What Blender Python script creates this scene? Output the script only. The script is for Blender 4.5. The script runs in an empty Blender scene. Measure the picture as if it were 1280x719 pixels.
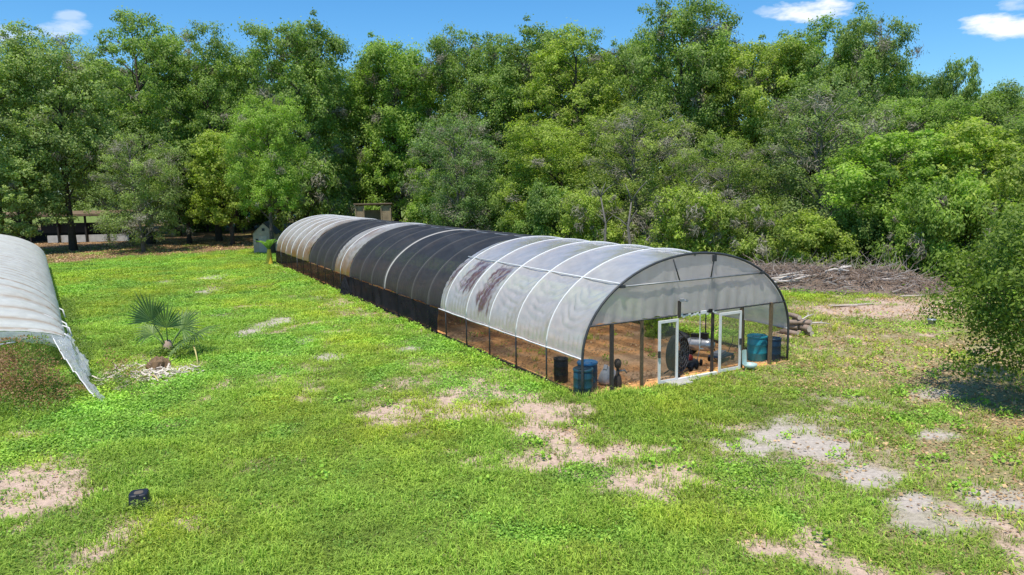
import bpy, math, random
import numpy as np
from mathutils import Matrix, Vector, Euler

sc = bpy.context.scene
C = sc.collection
PI = math.pi
rng = np.random.default_rng(7)
random.seed(7)

# ------------------------------------------------------------------ helpers
class MB:
    def __init__(s): s.v = []; s.f = []; s.m = []
    def add(s, vs, fs, mat=0):
        o = len(s.v); s.v += [tuple(map(float, v)) for v in vs]
        for f in fs: s.f.append([i + o for i in f]); s.m.append(mat)
    def box(s, c, d, rz=0.0, mat=0, rot=None):
        x, y, z = d[0]/2, d[1]/2, d[2]/2
        M = rot if rot is not None else Matrix.Rotation(rz, 3, 'Z')
        vs = [Vector(c) + M @ Vector((a*x, b*y, e*z)) for e in (-1, 1) for a, b in ((-1,-1),(1,-1),(1,1),(-1,1))]
        s.add(vs, [(0,3,2,1),(4,5,6,7),(0,1,5,4),(1,2,6,5),(2,3,7,6),(3,0,4,7)], mat)
    def tube(s, pts, r, n=8, mat=0, cap=True):
        P = [Vector(p) for p in pts]
        R = [r]*len(P) if not hasattr(r, '__len__') else list(r)
        t0 = (P[1]-P[0]).normalized()
        u = t0.orthogonal().normalized()
        vs = []
        for i, p in enumerate(P):
            t = (P[min(i+1, len(P)-1)] - P[max(i-1, 0)])
            t = t.normalized() if t.length > 1e-9 else t0
            u = (u - t*u.dot(t))
            u = u.normalized() if u.length > 1e-6 else t.orthogonal().normalized()
            w = t.cross(u)
            for k in range(n):
                a = 2*PI*k/n
                vs.append(p + (u*math.cos(a) + w*math.sin(a))*R[i])
        fs = []
        for i in range(len(P)-1):
            for k in range(n):
                k2 = (k+1) % n
                fs.append((i*n+k, i*n+k2, (i+1)*n+k2, (i+1)*n+k))
        if cap:
            fs.append(tuple(range(n-1, -1, -1))); fs.append(tuple((len(P)-1)*n+k for k in range(n)))
        s.add(vs, fs, mat)
    def lathe(s, prof, c=(0,0,0), n=24, mat=0, sq=1.0):
        vs = []
        for r, z in prof:
            for k in range(n):
                a = 2*PI*k/n
                ca, sa = math.cos(a), math.sin(a)
                if sq > 1: # rounded-square section
                    e = 2.0/sq
                    ca = math.copysign(abs(ca)**e, ca); sa = math.copysign(abs(sa)**e, sa)
                vs.append((c[0]+r*ca, c[1]+r*sa, c[2]+z))
        fs = []
        for i in range(len(prof)-1):
            for k in range(n):
                k2 = (k+1) % n
                fs.append((i*n+k, i*n+k2, (i+1)*n+k2, (i+1)*n+k))
        s.add(vs, fs, mat)
    def build(s, name, mats, parent=None, smooth=False):
        me = bpy.data.meshes.new(name)
        me.from_pydata(s.v, [], s.f)
        if not isinstance(mats, (list, tuple)): mats = [mats]
        for m in mats: me.materials.append(m)
        me.polygons.foreach_set('material_index', s.m)
        if smooth: me.polygons.foreach_set('use_smooth', [True]*len(me.polygons))
        me.update()
        o = bpy.data.objects.new(name, me); C.objects.link(o)
        if parent is not None: o.parent = parent
        return o

def link(name, me, parent=None):
    o = bpy.data.objects.new(name, me); C.objects.link(o)
    if parent is not None: o.parent = parent
    return o

def quad_mesh(name, V, nq, mats, attrs=(), smooth=False, mi=None):
    """V (4*nq,3): independent quads."""
    me = bpy.data.meshes.new(name)
    V = np.asarray(V, np.float32)
    me.vertices.add(len(V)); me.vertices.foreach_set('co', V.ravel())
    me.loops.add(4*nq); me.loops.foreach_set('vertex_index', np.arange(4*nq, dtype=np.int32))
    me.polygons.add(nq); me.polygons.foreach_set('loop_start', np.arange(0, 4*nq, 4, dtype=np.int32))
    if mi is not None: me.polygons.foreach_set('material_index', np.asarray(mi, np.int32))
    for nm, a in attrs:
        at = me.attributes.new(nm, 'FLOAT', 'FACE'); at.data.foreach_set('value', np.asarray(a, np.float32))
    for m in (mats if isinstance(mats, (list, tuple)) else [mats]): me.materials.append(m)
    me.update(calc_edges=True)
    return me

def grid_mesh(name, X, mats, attrs=(), cols=(), smooth=True):
    """X (n,m,3) grid of points"""
    n, m = X.shape[:2]
    me = bpy.data.meshes.new(name)
    me.vertices.add(n*m); me.vertices.foreach_set('co', X.reshape(-1).astype(np.float32))
    i, j = np.meshgrid(np.arange(n-1), np.arange(m-1), indexing='ij')
    a = (i*m+j).ravel(); F = np.stack([a, a+1, a+m+1, a+m], 1).astype(np.int32)
    nq = len(F)
    me.loops.add(4*nq); me.loops.foreach_set('vertex_index', F.ravel())
    me.polygons.add(nq); me.polygons.foreach_set('loop_start', np.arange(0, 4*nq, 4, dtype=np.int32))
    me.polygons.foreach_set('use_smooth', np.full(nq, smooth))
    for nm, v in attrs:
        at = me.attributes.new(nm, 'FLOAT', 'POINT'); at.data.foreach_set('value', np.asarray(v, np.float32).ravel())
    for nm, v in cols:
        at = me.attributes.new(nm, 'FLOAT_COLOR', 'POINT')
        v = np.asarray(v, np.float32).reshape(-1, 3)
        at.data.foreach_set('color', np.concatenate([v, np.ones((len(v), 1), np.float32)], 1).ravel())
    for mm in (mats if isinstance(mats, (list, tuple)) else [mats]): me.materials.append(mm)
    me.update(calc_edges=True)
    return me

def thing(name, label, cat, loc=(0,0,0), rz=0.0, group=None, scale=None):
    o = bpy.data.objects.new(name, None); C.objects.link(o)
    o.location = loc; o.rotation_euler = (0, 0, rz)
    if scale: o.scale = scale
    o.empty_display_size = .2
    o['label'] = label; o['category'] = cat
    if group: o['group'] = group
    return o
def tag(o, label, cat, group=None, kind=None):
    o['label'] = label; o['category'] = cat
    if group: o['group'] = group
    if kind: o['kind'] = kind
    return o

def hsh(ix, iy, seed):
    n = (ix.astype(np.int64)*374761393 + iy.astype(np.int64)*668265263 + seed*1442695041) & 0xffffffff
    n = ((n ^ (n >> 13))*1274126177) & 0xffffffff
    n = (n ^ (n >> 16)) & 0xffffff
    return n/float(0xffffff)
def vnoise(x, y, seed=0):
    ix = np.floor(x); iy = np.floor(y); fx = x-ix; fy = y-iy
    fx = fx*fx*(3-2*fx); fy = fy*fy*(3-2*fy)
    a, b = hsh(ix, iy, seed), hsh(ix+1, iy, seed); c, d = hsh(ix, iy+1, seed), hsh(ix+1, iy+1, seed)
    return (a*(1-fx)+b*fx)*(1-fy) + (c*(1-fx)+d*fx)*fy
def fbm(x, y, s, seed=0, o=4):
    x = np.asarray(x, float)/s; y = np.asarray(y, float)/s; r = 0; a = .5; t = 0
    for k in range(o):
        r = r + a*vnoise(x, y, seed+k*17); t += a; a *= .55; x = x*2.03+3.1; y = y*2.03+1.7
    return r/t
def sstep(a, b, x):
    t = np.clip((x-a)/(b-a), 0, 1); return t*t*(3-2*t)

# ------------------------------------------------------------------ materials
def nt(name):
    m = bpy.data.materials.new(name); m.use_nodes = True
    t = m.node_tree; t.nodes.clear()
    out = t.nodes.new('ShaderNodeOutputMaterial')
    return m, t, out
def N(t, typ, **kw):
    n = t.nodes.new(typ)
    for k, v in kw.items():
        if k in n.inputs: n.inputs[k].default_value = v
        else: setattr(n, k, v)
    return n
def noise_fac(t, scale, lo, hi, detail=3.0, coord='Object', dist=0.0, stretch=None):
    tc = N(t, 'ShaderNodeTexCoord'); nz = N(t, 'ShaderNodeTexNoise')
    nz.inputs['Scale'].default_value = scale; nz.inputs['Detail'].default_value = detail; nz.inputs['Distortion'].default_value = dist
    vec = tc.outputs[coord]
    if stretch:
        mpn = N(t, 'ShaderNodeMapping'); mpn.inputs['Scale'].default_value = stretch; t.links.new(vec, mpn.inputs[0]); vec = mpn.outputs[0]
    t.links.new(vec, nz.inputs['Vector'])
    mr = N(t, 'ShaderNodeMapRange'); mr.inputs[1].default_value = .25; mr.inputs[2].default_value = .75
    mr.inputs[3].default_value = lo; mr.inputs[4].default_value = hi
    t.links.new(nz.outputs[0], mr.inputs[0])
    return mr.outputs[0]
def mat(name, col, rough=.6, metal=0.0, var=.25, scale=6.0, col2=None, spec=.3, bump=0.0, bscale=40.0):
    """plain surface with mottled colour"""
    m, t, out = nt(name)
    b = N(t, 'ShaderNodeBsdfPrincipled')
    b.inputs['Roughness'].default_value = rough; b.inputs['Metallic'].default_value = metal
    b.inputs['Specular IOR Level'].default_value = spec
    mx = N(t, 'ShaderNodeMix', data_type='RGBA')
    c2 = col2 if col2 else tuple(c*(1-var) for c in col)
    mx.inputs['A'].default_value = (*col, 1); mx.inputs['B'].default_value = (*c2, 1)
    t.links.new(noise_fac(t, scale, 0, 1), mx.inputs['Factor'])
    t.links.new(mx.outputs['Result'], b.inputs['Base Color'])
    if bump:
        bp = N(t, 'ShaderNodeBump'); bp.inputs['Strength'].default_value = bump; bp.inputs['Distance'].default_value = .02
        t.links.new(noise_fac(t, bscale, 0, 1), bp.inputs['Height']); t.links.new(bp.outputs[0], b.inputs['Normal'])
    t.links.new(b.outputs[0], out.inputs[0])
    return m

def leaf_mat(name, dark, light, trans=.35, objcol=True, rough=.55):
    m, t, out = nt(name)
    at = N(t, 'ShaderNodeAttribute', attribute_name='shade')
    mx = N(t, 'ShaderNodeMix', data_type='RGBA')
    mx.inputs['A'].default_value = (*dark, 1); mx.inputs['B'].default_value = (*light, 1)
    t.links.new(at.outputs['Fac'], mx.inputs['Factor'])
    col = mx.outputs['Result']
    if objcol:
        oi = N(t, 'ShaderNodeObjectInfo')
        mu = N(t, 'ShaderNodeMix', data_type='RGBA', blend_type='MULTIPLY'); mu.inputs['Factor'].default_value = 1
        t.links.new(col, mu.inputs['A']); t.links.new(oi.outputs['Color'], mu.inputs['B']); col = mu.outputs['Result']
    b = N(t, 'ShaderNodeBsdfPrincipled'); b.inputs['Roughness'].default_value = rough; b.inputs['Specular IOR Level'].default_value = .35
    t.links.new(col, b.inputs['Base Color'])
    tr = N(t, 'ShaderNodeBsdfTranslucent')
    hs = N(t, 'ShaderNodeMix', data_type='RGBA', blend_type='MULTIPLY'); hs.inputs['Factor'].default_value = 1
    hs.inputs['B'].default_value = (1.22, 1.45, .6, 1)
    t.links.new(col, hs.inputs['A']); t.links.new(hs.outputs['Result'], tr.inputs['Color'])
    ms = N(t, 'ShaderNodeMixShader'); ms.inputs[0].default_value = trans
    t.links.new(b.outputs[0], ms.inputs[1]); t.links.new(tr.outputs[0], ms.inputs[2])
    t.links.new(ms.outputs[0], out.inputs[0])
    return m

def net_mat(name, col, opacity, var=.08, scale=1.5):
    m, t, out = nt(name)
    d = N(t, 'ShaderNodeBsdfDiffuse'); d.inputs['Color'].default_value = (*col, 1)
    tp = N(t, 'ShaderNodeBsdfTransparent')
    ms = N(t, 'ShaderNodeMixShader')
    t.links.new(noise_fac(t, scale, opacity-var, opacity+var), ms.inputs[0])
    t.links.new(tp.outputs[0], ms.inputs[1]); t.links.new(d.outputs[0], ms.inputs[2])
    t.links.new(ms.outputs[0], out.inputs[0])
    return m

def film_mat(name, base, transp, transl, gloss, stain_lines=False, rough=.3, bscale=3.0, stretch=None):
    """greenhouse polythene: part diffuse, part translucent, a little see-through, a soft sheen"""
    m, t, out = nt(name)
    col = None
    mx = N(t, 'ShaderNodeMix', data_type='RGBA')
    mx.inputs['A'].default_value = (*base, 1); mx.inputs['B'].default_value = tuple(c*.8 for c in base) + (1,)
    t.links.new(noise_fac(t, bscale, 0, 1, 5, stretch=stretch), mx.inputs['Factor']); col = mx.outputs['Result']
    clear = None
    if stain_lines:
        a = N(t, 'ShaderNodeAttribute', attribute_name='stain_lines')
        m2 = N(t, 'ShaderNodeMix', data_type='RGBA'); m2.inputs['B'].default_value = (.22, .085, .045, 1)
        t.links.new(a.outputs['Fac'], m2.inputs['Factor']); t.links.new(col, m2.inputs['A']); col = m2.outputs['Result']
        a2 = N(t, 'ShaderNodeAttribute', attribute_name='rust_bounce_tone')
        m3 = N(t, 'ShaderNodeMix', data_type='RGBA'); m3.inputs['B'].default_value = (.42, .22, .06, 1)
        t.links.new(a2.outputs['Fac'], m3.inputs['Factor']); t.links.new(col, m3.inputs['A']); col = m3.outputs['Result']
    d = N(t, 'ShaderNodeBsdfDiffuse'); tl = N(t, 'ShaderNodeBsdfTranslucent'); tp = N(t, 'ShaderNodeBsdfTransparent')
    g = N(t, 'ShaderNodeBsdfGlossy'); g.inputs['Roughness'].default_value = rough; g.inputs['Color'].default_value = (.9,.93,1,1)
    t.links.new(col, d.inputs['Color']); t.links.new(col, tl.inputs['Color']); t.links.new(col, tp.inputs['Color'])
    bp = N(t, 'ShaderNodeBump'); bp.inputs['Strength'].default_value = .25; bp.inputs['Distance'].default_value = .04
    t.links.new(noise_fac(t, 2.2, 0, 1, 4, dist=1.0), bp.inputs['Height'])
    for s in (d, tl, g): t.links.new(bp.outputs[0], s.inputs['Normal'])
    m1 = N(t, 'ShaderNodeMixShader'); m1.inputs[0].default_value = transl
    t.links.new(d.outputs[0], m1.inputs[1]); t.links.new(tl.outputs[0], m1.inputs[2])
    m2s = N(t, 'ShaderNodeMixShader'); m2s.inputs[0].default_value = transp
    t.links.new(m1.outputs[0], m2s.inputs[1]); t.links.new(tp.outputs[0], m2s.inputs[2])
    fr = N(t, 'ShaderNodeLayerWeight'); fr.inputs['Blend'].default_value = .5
    pw = N(t, 'ShaderNodeMath', operation='POWER'); pw.inputs[1].default_value = 4.0; t.links.new(fr.outputs['Facing'], pw.inputs[0])
    mu = N(t, 'ShaderNodeMath', operation='MULTIPLY_ADD'); mu.inputs[1].default_value = gloss*.55; mu.inputs[2].default_value = .035*gloss; mu.use_clamp = True
    t.links.new(pw.outputs[0], mu.inputs[0])
    m3s = N(t, 'ShaderNodeMixShader'); t.links.new(mu.outputs[0], m3s.inputs[0])
    t.links.new(m2s.outputs[0], m3s.inputs[1]); t.links.new(g.outputs[0], m3s.inputs[2])
    t.links.new(m3s.outputs[0], out.inputs[0])
    return m

M = {}
M['film'] = film_mat('white_polythene', (.93,.915,.895), .25, .50, 1.7, stain_lines=True, rough=.18)
M['film_tan'] = film_mat('dusty_polythene', (.80,.77,.73), .16, .5, .9, stain_lines=True)
M['endfilm'] = film_mat('end_polythene', (.74,.72,.71), .24, .55, .7, bscale=2.2, stretch=(1,1,.12))
M['lfilm'] = film_mat('ribbed_white_polythene', (.96,.95,.92), .08, .42, .25, stain_lines=True)
M['clear'] = film_mat('clear_torn_polythene', (.86,.88,.88), .52, .35, 1.6, rough=.15, bscale=7)
def cloth_mat():
    m, t, out = nt('black_shade_cloth')
    d = N(t, 'ShaderNodeBsdfPrincipled'); d.inputs['Roughness'].default_value = .6; d.inputs['Specular IOR Level'].default_value = .22
    mx = N(t, 'ShaderNodeMix', data_type='RGBA'); mx.inputs['A'].default_value = (.020,.021,.024,1); mx.inputs['B'].default_value = (.036,.037,.041,1)
    t.links.new(noise_fac(t, 1.3, 0, 1, 5), mx.inputs['Factor'])
    a2 = N(t, 'ShaderNodeAttribute', attribute_name='rust_bounce_tone')
    m3 = N(t, 'ShaderNodeMix', data_type='RGBA'); m3.inputs['B'].default_value = (.085, .066, .05, 1)
    t.links.new(a2.outputs['Fac'], m3.inputs['Factor']); t.links.new(mx.outputs['Result'], m3.inputs['A'])
    a3 = N(t, 'ShaderNodeAttribute', attribute_name='stain_lines')
    m4 = N(t, 'ShaderNodeMix', data_type='RGBA'); m4.inputs['B'].default_value = (.62,.58,.52,1)
    t.links.new(a3.outputs['Fac'], m4.inputs['Factor']); t.links.new(m3.outputs['Result'], m4.inputs['A'])
    t.links.new(m4.outputs['Result'], d.inputs['Base Color'])
    tp = N(t, 'ShaderNodeBsdfTransparent'); ms = N(t, 'ShaderNodeMixShader'); ms.inputs[0].default_value = .05
    t.links.new(d.outputs[0], ms.inputs[1]); t.links.new(tp.outputs[0], ms.inputs[2]); t.links.new(ms.outputs[0], out.inputs[0])
    return m
M['cloth'] = cloth_mat()
M['net'] = net_mat('grey_insect_net', (.06,.058,.05), .17)
M['net_dark'] = net_mat('dark_insect_net', (.035,.033,.030), .36)
M['net_far'] = net_mat('dark_side_net', (.03,.025,.02), .84, .08)
M['sidecloth'] = net_mat('black_side_cloth', (.022,.023,.026), .95, .04)
M['doornet'] = net_mat('door_mesh', (.13,.145,.11), .36)
M['hoop'] = mat('white_pvc_pipe', (.78,.77,.75), .45, var=.14)
M['hoop_dark'] = mat('dark_pipe', (.06,.062,.066), .45, var=.3)
M['galv'] = mat('galvanised_pipe', (.30,.31,.32), .45, .4, var=.3)
M['dpost'] = mat('dark_weathered_post', (.07,.058,.05), .8, var=.4, scale=12)
M['wpost'] = mat('brown_timber_post', (.20,.145,.085), .8, var=.4, scale=14)
M['whitemetal'] = mat('white_painted_aluminium', (.80,.78,.75), .4, var=.14)
M['concrete'] = mat('pale_concrete', (.48,.46,.42), .9, var=.25, scale=9, bump=.3)
M['navy'] = mat('navy_blue_plastic', (.012,.055,.12), .35, var=.25, spec=.5)
M['navyteal'] = mat('dark_teal_blue_plastic', (.012,.065,.095), .38, var=.25, spec=.5)
M['bluelid'] = mat('bright_blue_plastic', (.03,.24,.50), .35, var=.2, spec=.5)
M['tealp'] = mat('teal_plastic', (.02,.28,.37), .35, var=.2, spec=.5)
M['black'] = mat('black_plastic', (.012,.012,.014), .45, var=.3, spec=.45)
M['potblack'] = mat('faded_black_plastic', (.016,.018,.024), .5, var=.35, scale=10, spec=.5)
M['dirtdab'] = mat('dried_mud', (.16,.13,.10), .95, var=.3)
M['silver'] = mat('silver_metal', (.55,.56,.58), .3, .7, var=.2)
M['red'] = mat('red_paint', (.35,.03,.02), .4, var=.2)
M['rubber'] = mat('tyre_rubber', (.02,.02,.02), .85, var=.3)
M['whitebag'] = mat('white_woven_sack', (.68,.66,.66), .8, var=.25, scale=12)
M['greenplastic'] = mat('pale_green_plastic', (.42,.56,.53), .35, var=.15, spec=.5)
M['greyp'] = mat('grey_plastic', (.30,.32,.34), .5, var=.2)
M['bark'] = mat('oak_bark', (.11,.09,.075), .9, var=.5, scale=5, bump=.5, bscale=9)
M['barkgrey'] = mat('pale_grey_bark', (.24,.215,.19), .9, var=.45, scale=5, bump=.5, bscale=9)
M['deadwood'] = mat('bleached_dead_wood', (.70,.62,.55), .85, var=.3, scale=4)
M['twig'] = mat('brown_dry_twigs', (.44,.32,.24), .9, var=.5, scale=2.5)
M['plank'] = mat('weathered_plank', (.62,.52,.42), .85, var=.3, scale=5)
M['log'] = mat('cut_log_bark', (.36,.27,.21), .9, var=.45, scale=8)
M['logend'] = mat('cut_log_end', (.72,.60,.48), .85, var=.25, scale=14)
M['barnroof'] = mat('rusty_tin_roof', (.15,.10,.065), .6, var=.4, scale=1.5, col2=(.25,.18,.12))
M['barnwall'] = mat('dark_barn_boards', (.035,.032,.03), .9, var=.4)
M['whitewall'] = mat('dirty_white_board', (.55,.54,.52), .8, var=.25, scale=2)
M['shedwall'] = mat('pale_grey_siding', (.56,.41,.30), .85, var=.25, spec=.05, scale=3)
M['shedroof'] = mat('dark_shingle_roof', (.05,.055,.06), .85, var=.35)
M['teal_wall'] = mat('teal_metal_siding', (.04,.20,.22), .5, var=.2, scale=1)
M['penwood'] = mat('tan_pallet_wood', (.36,.27,.17), .85, var=.35, scale=2)
M['stone'] = mat('field_stone', (.34,.31,.28), .9, var=.4, scale=2)
M['yellow'] = mat('yellow_dry_fibre', (.85,.62,.07), .7, var=.25, scale=5)
M['strawfrond'] = mat('dry_straw_frond', (.66,.55,.22), .75, var=.3, scale=6)
M['leaf'] = leaf_mat('oak_foliage', (.145,.20,.058), (.49,.58,.155), .48)
M['leaf_fg'] = leaf_mat('young_oak_foliage', (.085,.15,.026), (.36,.46,.07), .42)
M['deadtwig'] = leaf_mat('dead_twigs_and_moss', (.16,.14,.10), (.40,.36,.27), .15, objcol=False)
M['palmleaf'] = leaf_mat('palm_frond', (.08,.15,.045), (.25,.34,.12), .25, objcol=False, rough=.4)
M['banana'] = leaf_mat('banana_leaf', (.12,.24,.05), (.24,.40,.10), .35, objcol=False)
M['weedleaf'] = leaf_mat('weed_foliage', (.09,.15,.022), (.26,.36,.06), .3, objcol=False)
M['redweed'] = leaf_mat('rusty_weed_stems', (.22,.12,.055), (.44,.25,.12), .3, objcol=False)
M['litter'] = leaf_mat('fallen_oak_leaves', (.15,.085,.045), (.42,.28,.15), .1, objcol=False, rough=.8)

# ------------------------------------------------------------------ camera (drone 6.5 m up, 8 degrees down)
PITCH, ROLL, CAMH = .139, .017, 6.522
cam = bpy.data.cameras.new('camera'); co = bpy.data.objects.new('camera', cam); C.objects.link(co)
cam.sensor_width = 36; cam.lens = 904.392/1280*36; cam.clip_end = 6000; cam.clip_start = .1
fw = Vector((0, math.cos(PITCH), -math.sin(PITCH))); up0 = Vector((0, math.sin(PITCH), math.cos(PITCH))); r0 = Vector((1,0,0))
r = r0*math.cos(ROLL) - up0*math.sin(ROLL); up = up0*math.cos(ROLL) + r0*math.sin(ROLL)
mw = Matrix((r, up, -fw)).transposed().to_4x4(); mw.translation = (0, 0, CAMH)
co.matrix_world = mw
sc.camera = co

# ------------------------------------------------------------------ light
SUN_EL = math.radians(70); SUN_AZ = math.radians(-162)   # azimuth from +Y towards +X
sd = Vector((math.sin(SUN_AZ)*math.cos(SUN_EL), math.cos(SUN_AZ)*math.cos(SUN_EL), math.sin(SUN_EL)))
sl = bpy.data.lights.new('sun', 'SUN'); sl.energy = 5.0; sl.angle = math.radians(.5); sl.color = (1, .94, .84)
so = bpy.data.objects.new('sun', sl); C.objects.link(so); so.rotation_euler = sd.to_track_quat('Z', 'Y').to_euler()
w = bpy.data.worlds.new('World'); sc.world = w; w.use_nodes = True
t = w.node_tree; t.nodes.clear()
wo = N(t, 'ShaderNodeOutputWorld'); bg = N(t, 'ShaderNodeBackground'); bg.inputs['Strength'].default_value = .14
sky = N(t, 'ShaderNodeTexSky', sky_type='NISHITA'); sky.sun_disc = False; sky.sun_elevation = SUN_EL; sky.sun_rotation = SUN_AZ
sky.altitude = 50; sky.air_density = 1.0; sky.dust_density = .5; sky.ozone_density = 3.0
hs = N(t, 'ShaderNodeHueSaturation'); hs.inputs['Saturation'].default_value = 1.16; hs.inputs['Value'].default_value = 1.0
tn = N(t, 'ShaderNodeMix', data_type='RGBA', blend_type='MULTIPLY'); tn.inputs['Factor'].default_value = 1; tn.inputs['B'].default_value = (.86, 1.10, 1.24, 1)
t.links.new(sky.outputs[0], tn.inputs['A']); t.links.new(tn.outputs['Result'], hs.inputs['Color'])
tc = N(t, 'ShaderNodeTexCoord'); sx = N(t, 'ShaderNodeSeparateXYZ'); t.links.new(tc.outputs['Generated'], sx.inputs[0])
def mth(op, a, b=None, clamp=False):
    n = N(t, 'ShaderNodeMath', operation=op); n.use_clamp = clamp
    for i, v in enumerate((a, b)):
        if v is None: continue
        if isinstance(v, (int, float)): n.inputs[i].default_value = v
        else: t.links.new(v, n.inputs[i])
    return n.outputs[0]
yy = mth('MAXIMUM', sx.outputs[1], .05)
cu = mth('DIVIDE', sx.outputs[0], yy); cv = mth('DIVIDE', sx.outputs[2], yy)
nz = N(t, 'ShaderNodeTexNoise'); nz.inputs['Scale'].default_value = 26; nz.inputs['Detail'].default_value = 7; nz.inputs['Roughness'].default_value = .6
mp = N(t, 'ShaderNodeMapping'); mp.inputs['Scale'].default_value = (.7, .7, 2.0)
t.links.new(tc.outputs['Generated'], mp.inputs[0]); t.links.new(mp.outputs[0], nz.inputs[0])
cl = None
for (u0, v0, a, b, s) in [(.400,.2245,.058,.017,1.0),(.662,.200,.060,.021,1.0),(.672,.226,.030,.010,.55),(-.600,.218,.045,.014,.5),(-.665,.2145,.055,.011,.65),(-.585,.232,.025,.008,.4),(-.70,.222,.03,.02,.4),(.36,.224,.03,.008,.4),(.9,.21,.08,.02,1),(-1.0,.24,.1,.02,.8),(.15,.30,.12,.015,.8)]:
    du_ = mth('POWER', mth('ABSOLUTE', mth('DIVIDE', mth('SUBTRACT', cu, u0), a)), 2.0)
    dv_ = mth('POWER', mth('ABSOLUTE', mth('DIVIDE', mth('SUBTRACT', cv, v0), b)), 2.0)
    d_ = mth('SUBTRACT', 1.15, mth('ADD', du_, dv_))
    e_ = mth('ADD', d_, mth('MULTIPLY', mth('SUBTRACT', nz.outputs[0], .55), 4.0))
    k_ = mth('MULTIPLY', mth('MULTIPLY', e_, 1.1, True), s)
    cl = k_ if cl is None else mth('MAXIMUM', cl, k_)
mx = N(t, 'ShaderNodeMix', data_type='RGBA'); mx.inputs['B'].default_value = (7.6, 7.9, 8.3, 1)
t.links.new(cl, mx.inputs['Factor']); t.links.new(hs.outputs[0], mx.inputs['A'])
t.links.new(mx.outputs['Result'], bg.inputs['Color']); t.links.new(bg.outputs[0], wo.inputs[0])
sc.view_settings.view_transform = 'Standard'; sc.view_settings.look = 'None'; sc.view_settings.exposure = 0
try:
    sc.cycles.max_bounces = 8; sc.cycles.transparent_max_bounces = 16; sc.cycles.diffuse_bounces = 4
    sc.cycles.use_denoising = True
except Exception: pass

# ------------------------------------------------------------------ main tunnel frame of reference
GX, GY, AZ = 6.082, 23.837, .496
DU = np.array([math.cos(AZ), math.sin(AZ)]); DL = np.array([-math.sin(AZ), math.cos(AZ)])
BAY = 2.1; NB = 23; LEN = BAY*NB; HW = 4.5
def W(u, l, z=0.0):
    p = np.array([GX, GY]) + DU*u + DL*l; return (float(p[0]), float(p[1]), z)
def UL(x, y):
    return (x-GX)*DU[0] + (y-GY)*DU[1], (x-GX)*DL[0] + (y-GY)*DL[1]

# ------------------------------------------------------------------ ground fields
PATCH = [('P',-1.08,22.4,1.4,0.9,1.0),('P',-1.58,20.38,0.98,0.9,0.9),('P',-3.66,20.73,0.52,0.93,0.9),('P',0.64,20.43,1.04,1.06,0.95),('P',-3.28,23.65,0.54,0.5,0.7),('P',1.98,16.98,1.65,0.75,1.0),('P',3.33,15.6,0.85,0.7,1.0),('P',1.0,18.2,0.7,0.8,1.0),('P',-10.98,15.24,1.12,1.21,1.0),('P',-7.68,13.09,0.22,0.65,0.8),('P',-13.61,19.37,0.8,0.41,0.6),('P',-11.47,17.2,0.41,0.33,0.6),('P',-2.29,24.62,0.56,0.65,0.5),('P',-0.61,24.51,0.7,0.64,0.5),('P',-7.7,24.99,0.58,0.89,0.5),('P',-8.25,12.53,0.3,0.24,0.5),('P',5.27,14.84,1.02,0.58,0.45),('P',6.93,16.38,1.11,0.7,0.5),('G',7.07,17.81,1.24,1.39,1.0),('G',7.73,15.3,0.62,0.65,0.9),('G',10.77,17.95,0.48,0.35,0.9),('G',8.41,19.45,0.96,0.41,0.6),('G',12.9,21.63,0.57,0.42,0.85),('G',8.2,13.93,0.54,0.44,0.85),('G',9.83,13.95,0.82,0.59,0.8),('G',8.38,13.14,1.05,0.46,0.6),('G',5.89,18.51,0.54,0.38,0.7),('G',9.68,21.06,1.17,0.56,0.5),('G',-11.8,35.56,0.53,0.88,0.95),('G',-12.22,32.81,0.53,0.76,0.95),('G',-22.71,54.51,1.09,2.04,0.9),('G',-20.2,47.43,0.78,1.55,0.9),('G',-19.18,53.06,0.56,1.45,0.8),('G',-8.99,31.14,0.32,0.51,0.7),('P',-9.31,41.66,0.86,2.1,0.8),('G',-4.26,29.19,0.33,0.6,0.8),('G',-7.29,27.85,0.38,0.41,0.8),('P',-7.94,38.25,0.96,1.78,0.7),('G',-11.72,43.68,0.45,0.99,0.6),('G',-15.45,37.69,0.35,0.5,0.6),('G',-9.45,28.71,0.33,0.44,0.6),('G',-3.45,30.2,0.31,0.48,0.6),('P',-3.34,26.42,0.45,0.62,0.6),('G',-17.55,38.62,0.32,0.52,0.6),('G',-25.65,52.98,0.57,0.97,0.6),('P',21.84,38.35,2.81,2.3,0.8),('P',18.0,36.17,1.73,1.82,0.8),('P',15.46,38.42,1.23,1.54,0.4),('L',14.08,22.5,1.71,6.34,0.9),('L',16.4,28.48,1.74,6.8,0.7),('L',10.69,15.72,1.56,2.04,0.75),('L',12.32,23.85,1.81,2.22,0.6),('L',23.38,37.58,2.09,7.14,0.85),('L',8.59,17.33,1.72,2.18,0.5),('L',8.64,23.95,1.32,1.23,0.55),('P',-12.9,25.5,1.0,1.1,0.95),('P',-14.4,25.6,0.4,1.2,0.9),('L',18.5,22.5,3.5,6,.8)]
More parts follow.
